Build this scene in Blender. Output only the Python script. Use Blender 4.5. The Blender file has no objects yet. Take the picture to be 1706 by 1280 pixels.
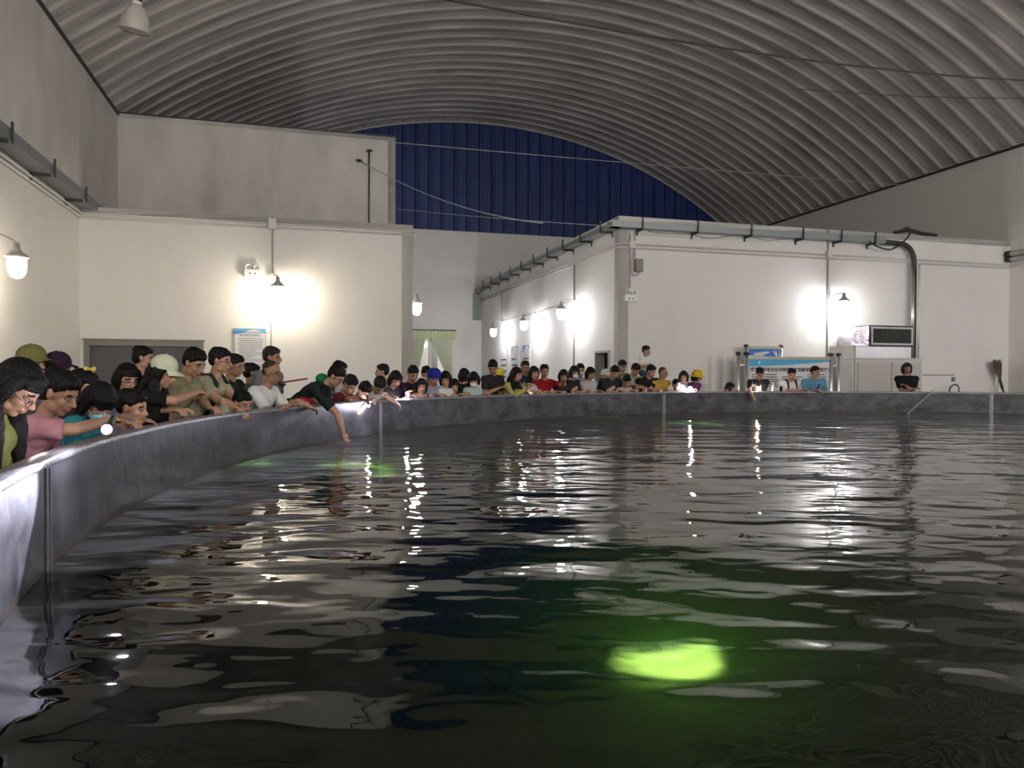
import bpy, math, random
import numpy as np
from mathutils import Vector, Matrix, noise
random.seed(7)
SC = bpy.context.scene
COL = SC.collection
# ------------------------------------------------------------------ camera
CAMZ = 1.45
F_PX = 1249.0
PITCH = math.atan(17 / F_PX)
ROLL = 0.0035
cam_d = bpy.data.cameras.new('camera'); cam = bpy.data.objects.new('camera', cam_d); COL.objects.link(cam)
cam_d.sensor_width = 36; cam_d.lens = F_PX / 1706 * 36; cam_d.clip_start = 0.05; cam_d.clip_end = 200
fwd = Vector((0, math.cos(PITCH), -math.sin(PITCH)))
upv = Vector((0, math.sin(PITCH), math.cos(PITCH)))
rgt = Vector((1, 0, 0))
r2 = rgt * math.cos(ROLL) + upv * math.sin(ROLL)
u2 = upv * math.cos(ROLL) - rgt * math.sin(ROLL)
M3 = Matrix((r2, u2, -fwd)).transposed()
cam.matrix_world = Matrix.Translation((0, 0, CAMZ)) @ M3.to_4x4()
SC.camera = cam
# ------------------------------------------------------------------ world and exposure
w = bpy.data.worlds.new('world'); SC.world = w; w.use_nodes = True
w.node_tree.nodes['Background'].inputs[0].default_value = (0.02, 0.022, 0.03, 1)
w.node_tree.nodes['Background'].inputs[1].default_value = 0.3
SC.view_settings.view_transform = 'Standard'; SC.view_settings.look = 'None'
SC.view_settings.gamma = 1; SC.view_settings.use_curve_mapping = False
SC.view_settings.exposure = 1.65
try:
    SC.cycles.use_denoising = True
    SC.cycles.max_bounces = 10; SC.cycles.diffuse_bounces = 4; SC.cycles.glossy_bounces = 4
    SC.cycles.transmission_bounces = 6; SC.cycles.sample_clamp_indirect = 6
    SC.cycles.caustics_reflective = False; SC.cycles.caustics_refractive = False
except Exception:
    pass
BULB = 52.0       # strength of the wall lamp globes
FILL = 430.0  # strength of the added roof fill lights
# ------------------------------------------------------------------ building axes and pixel helpers
EU = Vector((0.962, 0.272, 0)).normalized(); EV = Vector((-EU.y, EU.x, 0))
def uv(u, v, z=0.0): return EU * u + EV * v + Vector((0, 0, z))
def ray(px, py):
    d = r2 * ((px - 853) / F_PX) + u2 * ((640 - py) / F_PX) + fwd
    return d
CAMP = Vector((0, 0, CAMZ))
def at(px, py, Y):
    d = ray(px, py); return CAMP + d * (Y / d.y)
def on_v(px, py, v):
    d = ray(px, py); return CAMP + d * (v / d.dot(EV))
def on_u(px, py, u):
    d = ray(px, py); return CAMP + d * (u / d.dot(EU))
def on_z(px, py, z):
    d = ray(px, py); return CAMP + d * ((z - CAMZ) / d.z)
def U(p): return p.dot(EU)
def V(p): return p.dot(EV)
TC = Vector((7.12, 6.11, 0)); TR = 9.5; RIM = 1.11; WATER = 0.66
UL, UR = -4.25, 18.8
VF_L, VF_R, VM, VB, VN = 16.85, 16.18, 20.06, 29.9, -9.0
UE = 2.44                    # right side face of the left annex
UC = 7.15                    # left side face of the right annex
# ------------------------------------------------------------------ materials
def node_mat(name):
    m = bpy.data.materials.new(name); m.use_nodes = True
    nt = m.node_tree; b = nt.nodes['Principled BSDF']; return m, nt, b
_mats = {}
def mat(name, col, rough=0.6, metal=0.0, var=0.12, scale=6.0, bump=0.0, bscale=40.0, emit=0, stretch=(1, 1, 1), spec=0.5, obj=True):
    if name in _mats: return _mats[name]
    m, nt, b = node_mat(name)
    c = (col[0], col[1], col[2], 1)
    b.inputs['Roughness'].default_value = rough; b.inputs['Metallic'].default_value = metal
    b.inputs['Specular IOR Level'].default_value = spec
    tc = nt.nodes.new('ShaderNodeTexCoord'); mp = nt.nodes.new('ShaderNodeMapping'); mp.inputs['Scale'].default_value = stretch
    nt.links.new(tc.outputs['Object'], mp.inputs[0])
    n = nt.nodes.new('ShaderNodeTexNoise'); n.inputs['Scale'].default_value = scale; n.inputs['Detail'].default_value = 4
    nt.links.new(mp.outputs[0], n.inputs['Vector'])
    mx = nt.nodes.new('ShaderNodeMix'); mx.data_type = 'RGBA'
    mx.inputs[6].default_value = tuple(max(0, x * (1 - var)) for x in col) + (1,)
    mx.inputs[7].default_value = tuple(min(1, x * (1 + var)) for x in col) + (1,)
    nt.links.new(n.outputs[0], mx.inputs[0]); nt.links.new(mx.outputs[2], b.inputs['Base Color'])
    if bump:
        n2 = nt.nodes.new('ShaderNodeTexNoise'); n2.inputs['Scale'].default_value = bscale; n2.inputs['Detail'].default_value = 3
        nt.links.new(mp.outputs[0], n2.inputs['Vector'])
        bp = nt.nodes.new('ShaderNodeBump'); bp.inputs['Strength'].default_value = bump; bp.inputs['Distance'].default_value = 0.02
        nt.links.new(n2.outputs[0], bp.inputs['Height']); nt.links.new(bp.outputs[0], b.inputs['Normal'])
    if emit:
        b.inputs['Emission Color'].default_value = c; b.inputs['Emission Strength'].default_value = emit
    _mats[name] = m
    return m
def plaster(name, col, dirt=0.5, dcol=(0.20, 0.19, 0.17), streak=True, th=0.62):
    m, nt, b = node_mat(name); b.inputs['Roughness'].default_value = 0.75; b.inputs['Specular IOR Level'].default_value = 0.25
    tc = nt.nodes.new('ShaderNodeTexCoord'); mp = nt.nodes.new('ShaderNodeMapping')
    mp.inputs['Scale'].default_value = (1, 1, 0.35) if streak else (1, 1, 1)
    nt.links.new(tc.outputs['Object'], mp.inputs[0])
    n = nt.nodes.new('ShaderNodeTexNoise'); n.inputs['Scale'].default_value = 1.1; n.inputs['Detail'].default_value = 7; n.inputs['Roughness'].default_value = 0.62
    nt.links.new(mp.outputs[0], n.inputs['Vector'])
    r = nt.nodes.new('ShaderNodeValToRGB'); r.color_ramp.elements[0].position = th - 0.14; r.color_ramp.elements[1].position = th + 0.16
    r.color_ramp.elements[1].color = (dirt, dirt, dirt, 1); nt.links.new(n.outputs[0], r.inputs[0])
    n3 = nt.nodes.new('ShaderNodeTexNoise'); n3.inputs['Scale'].default_value = 0.35; nt.links.new(tc.outputs['Object'], n3.inputs['Vector'])
    mx0 = nt.nodes.new('ShaderNodeMix'); mx0.data_type = 'RGBA'
    mx0.inputs[6].default_value = tuple(x * 0.93 for x in col) + (1,); mx0.inputs[7].default_value = tuple(min(1, x * 1.05) for x in col) + (1,)
    nt.links.new(n3.outputs[0], mx0.inputs[0])
    mx = nt.nodes.new('ShaderNodeMix'); mx.data_type = 'RGBA'; mx.inputs[7].default_value = dcol + (1,)
    nt.links.new(mx0.outputs[2], mx.inputs[6]); nt.links.new(r.outputs[0], mx.inputs[0]); nt.links.new(mx.outputs[2], b.inputs['Base Color'])
    n2 = nt.nodes.new('ShaderNodeTexNoise'); n2.inputs['Scale'].default_value = 9; n2.inputs['Detail'].default_value = 5
    nt.links.new(tc.outputs['Object'], n2.inputs['Vector'])
    bp = nt.nodes.new('ShaderNodeBump'); bp.inputs['Strength'].default_value = 0.25; bp.inputs['Distance'].default_value = 0.02
    nt.links.new(n2.outputs[0], bp.inputs['Height']); nt.links.new(bp.outputs[0], b.inputs['Normal'])
    return m
M_WALL = plaster('white_wall_paint', (0.72, 0.70, 0.66), 0.10)
M_WALLUP = plaster('upper_wall_paint', (0.62, 0.60, 0.56), 0.45, (0.34, 0.32, 0.29), th=0.52)
M_FLOOR = mat('concrete_floor', (0.22, 0.21, 0.20), 0.7, bump=0.2)
M_STEEL = mat('galvanised_tray', (0.26, 0.28, 0.29), 0.45, 0.6)
M_DARK = mat('dark_iron', (0.05, 0.05, 0.05), 0.5, 0.3)
M_PIPEW = mat('white_conduit', (0.62, 0.60, 0.56), 0.5)
M_PIPEG = mat('grey_conduit', (0.36, 0.35, 0.33), 0.5)
M_BLACK = mat('black_rubber', (0.02, 0.02, 0.02), 0.5)
M_WHITE = mat('white_plastic', (0.75, 0.75, 0.73), 0.4)
# ------------------------------------------------------------------ mesh helpers
class MB:
    def __init__(s): s.v = []; s.f = []; s.mi = []
    def add(s, vs, fs, mi=0):
        o = len(s.v); s.v += [tuple(p) for p in vs]; s.f += [tuple(i + o for i in f) for f in fs]; s.mi += [mi] * len(fs)
    def quad(s, a, b, c, d, mi=0): s.add([a, b, c, d], [(0, 1, 2, 3)], mi)
    def box(s, c, ex, ey, ez, sx, sy, sz, mi=0):
        c = Vector(c); P = []
        for k in (-1, 1):
            for j in (-1, 1):
                for i in (-1, 1): P.append(c + ex * (i * sx / 2) + ey * (j * sy / 2) + ez * (k * sz / 2))
        s.add(P, [(0, 2, 3, 1), (4, 5, 7, 6), (0, 1, 5, 4), (2, 6, 7, 3), (0, 4, 6, 2), (1, 3, 7, 5)], mi)
    def uvbox(s, u0, u1, v0, v1, z0, z1, mi=0):
        s.box(uv((u0 + u1) / 2, (v0 + v1) / 2, (z0 + z1) / 2), EU, EV, Vector((0, 0, 1)), abs(u1 - u0), abs(v1 - v0), abs(z1 - z0), mi)
    def tube(s, pts, r, n=8, mi=0, cap=True):
        pts = [Vector(p) for p in pts]; rs = r if isinstance(r, (list, tuple)) else [r] * len(pts)
        rings = []; prev = None
        for i, p in enumerate(pts):
            t = (pts[min(i + 1, len(pts) - 1)] - pts[max(i - 1, 0)]).normalized()
            if prev is None:
                a = Vector((0, 0, 1)) if abs(t.z) < 0.9 else Vector((1, 0, 0)); x = t.cross(a).normalized()
            else:
                x = (prev - t * prev.dot(t)).normalized()
            prev = x; y = t.cross(x)
            rings.append([p + (x * math.cos(2 * math.pi * k / n) + y * math.sin(2 * math.pi * k / n)) * rs[i] for k in range(n)])
        P = [q for rg in rings for q in rg]; F = []
        for i in range(len(rings) - 1):
            for k in range(n): F.append((i * n + k, i * n + (k + 1) % n, (i + 1) * n + (k + 1) % n, (i + 1) * n + k))
        if cap: F.append(tuple(range(n - 1, -1, -1))); F.append(tuple((len(rings) - 1) * n + k for k in range(n)))
        s.add(P, F, mi)
    def lathe(s, c, axis, prof, n=24, mi=0, x=None):
        """prof: (radius, height along axis)"""
        c = Vector(c); axis = Vector(axis).normalized()
        a = Vector((0, 0, 1)) if abs(axis.z) < 0.9 else Vector((1, 0, 0)); x = axis.cross(a).normalized(); y = axis.cross(x)
        P = []; F = []
        for (r, h) in prof:
            for k in range(n):
                t = 2 * math.pi * k / n; P.append(c + axis * h + (x * math.cos(t) + y * math.sin(t)) * r)
        for i in range(len(prof) - 1):
            for k in range(n): F.append((i * n + k, i * n + (k + 1) % n, (i + 1) * n + (k + 1) % n, (i + 1) * n + k))
        s.add(P, F, mi)
    def build(s, name, mats, parent=None, smooth=False, base=None):
        me = bpy.data.meshes.new(name)
        base = Vector(base) if base is not None else (parent_loc(parent) if parent else Vector((0, 0, 0)))
        me.from_pydata([tuple(Vector(p) - base) for p in s.v], [], s.f)
        for m in (mats if isinstance(mats, (list, tuple)) else [mats]): me.materials.append(m)
        if isinstance(mats, (list, tuple)) and len(mats) > 1: me.polygons.foreach_set('material_index', s.mi)
        if smooth: me.polygons.foreach_set('use_smooth', [True] * len(me.polygons))
        me.update()
        o = bpy.data.objects.new(name, me); COL.objects.link(o)
        if parent: o.parent = parent
        else: o.location = base
        return o
def parent_loc(p):
    l = Vector((0, 0, 0))
    while p: l = l + p.location; p = p.parent
    return l
def thing(name, label, cat, loc, group=None):
    o = bpy.data.objects.new(name, None); COL.objects.link(o); o.location = loc
    o.empty_display_size = 0.1; o['label'] = label; o['category'] = cat
    if group: o['group'] = group
    return o
def tag(o, label, cat, group=None, kind=None):
    o['label'] = label; o['category'] = cat
    if group: o['group'] = group
    if kind: o['kind'] = kind
    return o
def struct(name, mb, m, smooth=False):
    o = mb.build(name, m, smooth=smooth); o['kind'] = 'structure'; return o
def wall_rect(mb, P, ax, L0, L1, z0, z1, holes, thick, mi=0):
    """wall slab in a plane: P(l, z, d) gives the point; holes = (l0,l1,z0,z1)"""
    xs = sorted(set([L0, L1] + [h for q in holes for h in q[:2]])); zs = sorted(set([z0, z1] + [h for q in holes for h in q[2:]]))
    def inhole(a, b): return any(h[0] - 1e-6 <= a and b[0] <= h[1] + 1e-6 for h in []) 
    cell = lambda i, j: any(h[0] < (xs[i] + xs[i + 1]) / 2 < h[1] and h[2] < (zs[j] + zs[j + 1]) / 2 < h[3] for h in holes)
    for i in range(len(xs) - 1):
        for j in range(len(zs) - 1):
            if cell(i, j): continue
            a, b, c, d = xs[i], xs[i + 1], zs[j], zs[j + 1]
            for dd in (0, thick): mb.quad(P(a, c, dd), P(b, c, dd), P(b, d, dd), P(a, d, dd), mi)
    for (a, b, c, d) in list(holes) + [(L0, L1, z0, z1)]:
        for (p, q) in (((a, c), (b, c)), ((b, c), (b, d)), ((b, d), (a, d)), ((a, d), (a, c))):
            mb.quad(P(*p, 0), P(*q, 0), P(*q, thick), P(*p, thick), mi)
# ------------------------------------------------------------------ heights measured in the photograph
Z_EAVE = on_u(207, 193, UL).z
Z_EAVE = (on_v(207, 193, VM).z + on_u(1706, 237, UR).z) / 2
Z_LA = (on_v(122, 342, VF_L).z + on_v(685, 376, VF_L).z) / 2
Z_RA = (on_v(1030, 362, VF_R).z + on_v(1680, 400, VF_R).z) / 2
Z_BLUE = on_v(760, 385, VB).z
Z_TOP = on_v(785, 203, VB).z
print('heights', Z_EAVE, on_v(207, 193, VM).z, on_u(1706, 237, UR).z, Z_LA, Z_RA, on_v(1680, 400, VF_R).z, Z_BLUE, Z_TOP, 'u', U(on_v(207, 193, VM)), U(on_v(687, 376, VF_L)), U(on_v(657, 238, VM)), U(on_v(1030, 362, VF_R)), V(on_u(803, 480, UC)), U(on_v(1680, 400, VF_R)), U(on_v(122,345,VF_L)))
# ------------------------------------------------------------------ floor with the round hole of the pool
mb = MB(); N = 96; inner = []; outer = []
tu, tv = U(TC), V(TC)
U0, U1, V0, V1 = UL - 0.2, UR + 0.2, VN - 0.2, VB + 0.2
for k in range(N):
    a = 2 * math.pi * k / N; c, s_ = math.cos(a), math.sin(a)
    t = min(((U1 - tu) / c) if c > 1e-9 else 1e9, ((U0 - tu) / c) if c < -1e-9 else 1e9, ((V1 - tv) / s_) if s_ > 1e-9 else 1e9, ((V0 - tv) / s_) if s_ < -1e-9 else 1e9)
    inner.append(uv(tu + (TR + .03) * c, tv + (TR + .03) * s_)); outer.append(uv(tu + t * c, tv + t * s_))
for k in range(N):
    mb.quad(inner[k], outer[k], outer[(k + 1) % N], inner[(k + 1) % N])
for (cu, cv) in ((U0, V0), (U1, V0), (U1, V1), (U0, V1)):
    a = math.atan2(cv - tv, cu - tu) % (2 * math.pi); k = int(a / (2 * math.pi) * N)
    mb.add([outer[k], uv(cu, cv), outer[(k + 1) % N]], [(0, 1, 2)])
struct('floor', mb, M_FLOOR)
# ------------------------------------------------------------------ barrel roof with folded ribs
half = (UR - UL) / 2; rise = Z_TOP - Z_EAVE; RR = (half * half + rise * rise) / (2 * rise); zc = Z_TOP - RR; um = (UL + UR) / 2
ang = math.asin(half / RR)
PER = 0.6
prof = [(0.0, 0.0), (0.03, 0.0), (0.10, 0.042), (0.34, 0.054), (0.50, 0.042), (0.57, 0.0)]
vs = []
v = VN - 0.1
while v < VB + 0.1:
    for (dv, h) in prof: vs.append((v + dv, h))
    v += PER
vs = [q for q in vs if q[0] < VB + 0.1] + [(VB + 0.1, 0)]
NA = 72; P = []; Fc = []
for (vv, h) in vs:
    for i in range(NA + 1):
        a = -ang * 1.005 + 2 * ang * 1.005 * i / NA
        P.append(uv(um + (RR + h) * math.sin(a), vv, zc + (RR + h) * math.cos(a)))
for j in range(len(vs) - 1):
    for i in range(NA): Fc.append((j * (NA + 1) + i, j * (NA + 1) + i + 1, (j + 1) * (NA + 1) + i + 1, (j + 1) * (NA + 1) + i))
mb = MB(); mb.add(P, Fc)
def roof_mat():
    m, nt, b = node_mat('painted_steel_roof'); b.inputs['Roughness'].default_value = 0.6; b.inputs['Metallic'].default_value = 0.0
    tc = nt.nodes.new('ShaderNodeTexCoord')
    mp = nt.nodes.new('ShaderNodeMapping'); mp.inputs['Rotation'].default_value = (0, 0, -math.atan2(EU.y, EU.x)); nt.links.new(tc.outputs['Object'], mp.inputs[0])
    mp2 = nt.nodes.new('ShaderNodeMapping'); mp2.inputs['Scale'].default_value = (0.35, 2.4, 0.35); nt.links.new(mp.outputs[0], mp2.inputs[0])
    n = nt.nodes.new('ShaderNodeTexNoise'); n.inputs['Scale'].default_value = 1.4; n.inputs['Detail'].default_value = 5; nt.links.new(mp2.outputs[0], n.inputs['Vector'])
    r = nt.nodes.new('ShaderNodeValToRGB'); e = r.color_ramp.elements
    e[0].position = 0.34; e[0].color = (0.30, 0.285, 0.27, 1); e[1].position = 0.66; e[1].color = (0.50, 0.475, 0.45, 1)
    nt.links.new(n.outputs[0], r.inputs[0])
    n2 = nt.nodes.new('ShaderNodeTexNoise'); n2.inputs['Scale'].default_value = 2.2; n2.inputs['Detail'].default_value = 8; nt.links.new(mp2.outputs[0], n2.inputs['Vector'])
    r2_ = nt.nodes.new('ShaderNodeValToRGB'); r2_.color_ramp.elements[0].position = 0.68; r2_.color_ramp.elements[1].position = 0.74; nt.links.new(n2.outputs[0], r2_.inputs[0])
    mx = nt.nodes.new('ShaderNodeMix'); mx.data_type = 'RGBA'; mx.inputs[7].default_value = (0.17, 0.155, 0.14, 1)
    nt.links.new(r2_.outputs[0], mx.inputs[0]); nt.links.new(r.outputs[0], mx.inputs[6]); nt.links.new(mx.outputs[2], b.inputs['Base Color'])
    return m
struct('ceiling', mb, roof_mat())
# seam trims where the roof meets the walls
mb = MB(); mb.box(uv(UL + .03, (VN + VB) / 2, Z_EAVE - .02), EU, EV, Vector((0, 0, 1)), .06, VB - VN, .07)
struct('trim_1', mb, M_DARK)
mb = MB(); mb.box(uv(UR - .03, (VN + VB) / 2, Z_EAVE - .02), EU, EV, Vector((0, 0, 1)), .06, VB - VN, .07)
struct('trim_2', mb, M_DARK)
mb = MB(); mb.uvbox(UL, UE, VM + .02, VM + .1, Z_EAVE - .0, Z_EAVE + .05); struct('trim_3', mb, M_DARK)
mb = MB(); mb.tube([uv(um + (RR - .05) * math.sin(a), VB - .12, zc + (RR - .05) * math.cos(a)) for a in [(-ang + 2 * ang * i / 48) for i in range(49)]], .05, 6)
struct('trim_4', mb, M_PIPEG)
# ------------------------------------------------------------------ walls
mb = MB(); wall_rect(mb, lambda l, z, d: uv(UL - d, l, z), 0, VN, VB, 0, Z_LA, [], .2); struct('wall_left', mb, M_WALL)
mb = MB(); wall_rect(mb, lambda l, z, d: uv(UL + .02 - d, l, z), 0, VN, VB, Z_LA, Z_EAVE + .1, [], .2); struct('wall_left_upper', mb, M_WALLUP)
mb = MB(); wall_rect(mb, lambda l, z, d: uv(UR + d, l, z), 0, VN, VB, 0, Z_EAVE + .1, [], .2); struct('wall_right', mb, M_WALL)
def gable(name, v, d, z0, m, ribs=False):
    mb = MB(); n = 60
    pts = []
    for i in range(n + 1):
        a = -ang + 2 * ang * i / n; pts.append((um + RR * math.sin(a), zc + RR * math.cos(a) + .12))
    if not ribs:
        for dd in (0, d):
            for i in range(n):
                mb.quad(uv(pts[i][0], v + dd, z0), uv(pts[i + 1][0], v + dd, z0), uv(pts[i + 1][0], v + dd, pts[i + 1][1]), uv(pts[i][0], v + dd, pts[i][1]))
        return struct(name, mb, m)
    u = UL; L = []
    while u < UR:
        L += [(u, 0), (u + .34, 0), (u + .38, -.07), (u + .46, -.07), (u + .50, 0)]; u += .52
    def top(x):
        x = min(max(x, UL), UR); return zc + math.sqrt(max(0, RR * RR - (x - um) ** 2)) + .12
    for i in range(len(L) - 1):
        (a, ha), (b, hb) = L[i], L[i + 1]
        mb.quad(uv(a, v + ha, z0), uv(b, v + hb, z0), uv(b, v + hb, top(b)), uv(a, v + ha, top(a)))
    return struct(name, mb, m)
gable('wall_near', VN, -.2, 0, M_WALL)
# far wall: white below, with the curtained window
wa, wb_ = on_v(757, 553, VB), on_v(757, 640, VB)
W_U1 = U(wa); W_U0 = W_U1 - 1.95; W_Z1 = on_v(730, 554, VB).z; W_Z0 = 1.0
mb = MB(); wall_rect(mb, lambda l, z, d: uv(l, VB + d, z), 0, UE - .3, UR, 0, Z_BLUE, [(W_U0, W_U1, W_Z0, W_Z1)] if W_U0 > UE - .3 else [(UE - .2, W_U1, W_Z0, W_Z1)], .3)
struct('wall_back', mb, M_WALL)
def blue_mat():
    m, nt, b = node_mat('blue_sheet_metal'); b.inputs['Roughness'].default_value = 0.5
    tc = nt.nodes.new('ShaderNodeTexCoord'); mp = nt.nodes.new('ShaderNodeMapping'); mp.inputs['Scale'].default_value = (6, 6, 0.25); nt.links.new(tc.outputs['Object'], mp.inputs[0])
    n = nt.nodes.new('ShaderNodeTexNoise'); n.inputs['Scale'].default_value = 1.0; n.inputs['Detail'].default_value = 4; nt.links.new(mp.outputs[0], n.inputs['Vector'])
    r = nt.nodes.new('ShaderNodeValToRGB'); e = r.color_ramp.elements
    e[0].position = .35; e[0].color = (0.006, 0.018, 0.10, 1); e[1].position = .75; e[1].color = (0.010, 0.038, 0.18, 1)
    e2 = e.new(.9); e2.color = (0.12, 0.14, 0.2, 1)
    nt.links.new(n.outputs[0], r.inputs[0]); nt.links.new(r.outputs[0], b.inputs['Base Color']); return m
gable('wall_gable', VB - .02, 0, Z_BLUE, blue_mat(), True)
# left annex: lower front with the metal door, stepped upper storey
dA, dB = on_v(140, 566, VF_L), on_v(339, 570, VF_L)
D_U0, D_U1, D_Z1 = U(dA), U(dB), (dA.z + dB.z) / 2
mb = MB()
wall_rect(mb, lambda l, z, d: uv(l, VF_L + d, z), 0, UL, UE, 0, Z_LA, [(D_U0, D_U1, 0.001, D_Z1)], .25)
wall_rect(mb, lambda l, z, d: uv(UE - d, l, z), 0, VF_L, VB, 0, Z_LA, [], .25)
mb.uvbox(UL, UE, VF_L, VB, Z_LA - .15, Z_LA)
struct('wall_annex_left', mb, M_WALL)
mb = MB()
wall_rect(mb, lambda l, z, d: uv(l, VM + d, z), 0, UL, UE, Z_LA, Z_EAVE, [], .2)
wall_rect(mb, lambda l, z, d: uv(UE - d, l, z), 0, VM, VB, Z_LA, Z_EAVE, [], .2)
mb.uvbox(UL, UE, VM, VB, Z_EAVE - .1, Z_EAVE)
struct('wall_annex_left_upper', mb, M_WALLUP)
# right annex: front, side with a doorway, flat top
oA, oB = on_u(992, 585, UC), on_u(1016, 584, UC)
O_V1, O_V0, O_Z1 = V(oA), V(oB), oA.z
mb = MB()
wall_rect(mb, lambda l, z, d: uv(l, VF_R + d, z), 0, UC, UR, 0, Z_RA, [], .25)
wall_rect(mb, lambda l, z, d: uv(UC + d, l, z), 0, VF_R, VB, 0, Z_RA, [(O_V0, O_V1, 0.001, O_Z1)], .25)
mb.uvbox(UC, UR, VF_R, VB, Z_RA - .15, Z_RA)
struct('wall_annex_right', mb, M_WALL)
# dark room behind the doorway
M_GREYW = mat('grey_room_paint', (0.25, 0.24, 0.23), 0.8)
mb = MB()
for (a, b, c, d_) in ((UC + .26, UC + 2.3, O_V0 - .2, O_V0 - .1), (UC + .26, UC + 2.3, O_V1 + .5, O_V1 + .6), (UC + 2.2, UC + 2.3, O_V0 - .1, O_V1 + .5)):
    mb.uvbox(a, b, c, d_, 0, 3)
mb.uvbox(UC + .26, UC + 2.3, O_V0 - .1, O_V1 + .5, 2.9, 3.0)
struct('wall_store', mb, M_GREYW)
mb = MB(); fr = .06
mb.uvbox(UC - .03, UC + .22, O_V0, O_V0 + fr, 0, O_Z1); mb.uvbox(UC - .03, UC + .22, O_V1 - fr, O_V1, 0, O_Z1); mb.uvbox(UC - .03, UC + .22, O_V0 + fr, O_V1 - fr, O_Z1 - fr, O_Z1)
struct('door_2', mb, mat('grey_door_frame', (0.33, 0.31, 0.29), 0.6))
# grey double metal door of the left annex
d1 = bpy.data.objects.new('door_1', None); COL.objects.link(d1); d1.location = uv((D_U0 + D_U1) / 2, VF_L, 0); d1['kind'] = 'structure'
M_DOOR = mat('grey_steel_door', (0.075, 0.072, 0.075), 0.55, 0.2); M_DFR = mat('door_frame_steel', (0.17, 0.155, 0.14), 0.5, 0.4)
mb = MB(); fr = .11
mb.uvbox(D_U0, D_U0 + fr, VF_L - .04, VF_L + .12, 0, D_Z1); mb.uvbox(D_U1 - fr, D_U1, VF_L - .04, VF_L + .12, 0, D_Z1); mb.uvbox(D_U0 + fr, D_U1 - fr, VF_L - .04, VF_L + .12, D_Z1 - fr, D_Z1)
mb.uvbox(D_U0 - .03, D_U1 + .03, VF_L - .07, VF_L + .0, D_Z1, D_Z1 + .03)
mb.build('door_frame', M_DFR, d1)
um_ = (D_U0 + D_U1) / 2
for (a, b) in ((D_U0 + fr, um_ - .004), (um_ + .004, D_U1 - fr)):
    mb = MB(); mb.uvbox(a, b, VF_L + .03, VF_L + .08, 0.01, D_Z1 - fr); lf = mb.build('door_leaf', M_DOOR, d1)
    mb = MB(); c = b - .12 if b < um_ + .01 else a + .12; mb.uvbox(c - .015, c + .015, VF_L - .03, VF_L + .03, .95, 1.2); mb.build('door_handle', M_STEEL, lf)
# window with room beyond, frame and pane
w1 = bpy.data.objects.new('window_1', None); COL.objects.link(w1); w1.location = uv((W_U0 + W_U1) / 2, VB, W_Z0); w1['kind'] = 'structure'
M_WFR = mat('cream_window_frame', (0.66, 0.68, 0.52), 0.5)
WU0 = max(W_U0, UE - .2)
mb = MB()
mb.uvbox(WU0, WU0 + .1, VB - .03, VB + .1, W_Z0, W_Z1); mb.uvbox(W_U1 - .12, W_U1, VB - .03, VB + .1, W_Z0, W_Z1)
mb.uvbox(WU0 + .1, W_U1 - .12, VB - .03, VB + .1, W_Z1 - .12, W_Z1); mb.uvbox(WU0 + .1, W_U1 - .12, VB - .03, VB + .1, W_Z0, W_Z0 + .08)
mb.uvbox((WU0 + W_U1) / 2 - .05, (WU0 + W_U1) / 2 + .05, VB + .02, VB + .08, W_Z0 + .08, W_Z1 - .12)
mb.build('window_frame', M_WFR, w1)
def glass_mat():
    m, nt, b = node_mat('window_glass'); nt.nodes.remove(b)
    t = nt.nodes.new('ShaderNodeBsdfTransparent'); g = nt.nodes.new('ShaderNodeBsdfGlossy'); g.inputs['Roughness'].default_value = .02
    fz = nt.nodes.new('ShaderNodeFresnel'); fz.inputs[0].default_value = 1.45; mx = nt.nodes.new('ShaderNodeMixShader')
    nt.links.new(fz.outputs[0], mx.inputs[0]); nt.links.new(t.outputs[0], mx.inputs[1]); nt.links.new(g.outputs[0], mx.inputs[2])
    nt.links.new(mx.outputs[0], nt.nodes['Material Output'].inputs[0]); return m
M_GLASS = glass_mat()
mb = MB(); mb.uvbox(WU0 + .1, W_U1 - .12, VB + .045, VB + .055, W_Z0 + .08, W_Z1 - .12); mb.build('pane', M_GLASS, w1)
mb = MB()
for q in ((WU0 - .6, W_U1 + .9, VB + 2.6, VB + 2.7, 0, 3.4), (WU0 - .7, WU0 - .6, VB + .3, VB + 2.7, 0, 3.4), (W_U1 + .9, W_U1 + 1, VB + .3, VB + 2.7, 0, 3.4), (WU0 - .7, W_U1 + 1, VB + .3, VB + 2.7, 3.4, 3.5), (WU0 - .7, W_U1 + 1, VB + .3, VB + 2.7, -.1, 0)):
    mb.uvbox(*q)
struct('wall_office', mb, M_WALL)
mb = MB(); mb.uvbox(U(on_v(716, 600, VB + 1.3)), U(on_v(729, 600, VB + 1.3)), VB + 1.3, VB + 1.6, 0, 3.4); struct('wall_office_column', mb, mat('grey_column', (0.3, 0.29, 0.28), 0.7))
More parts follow.
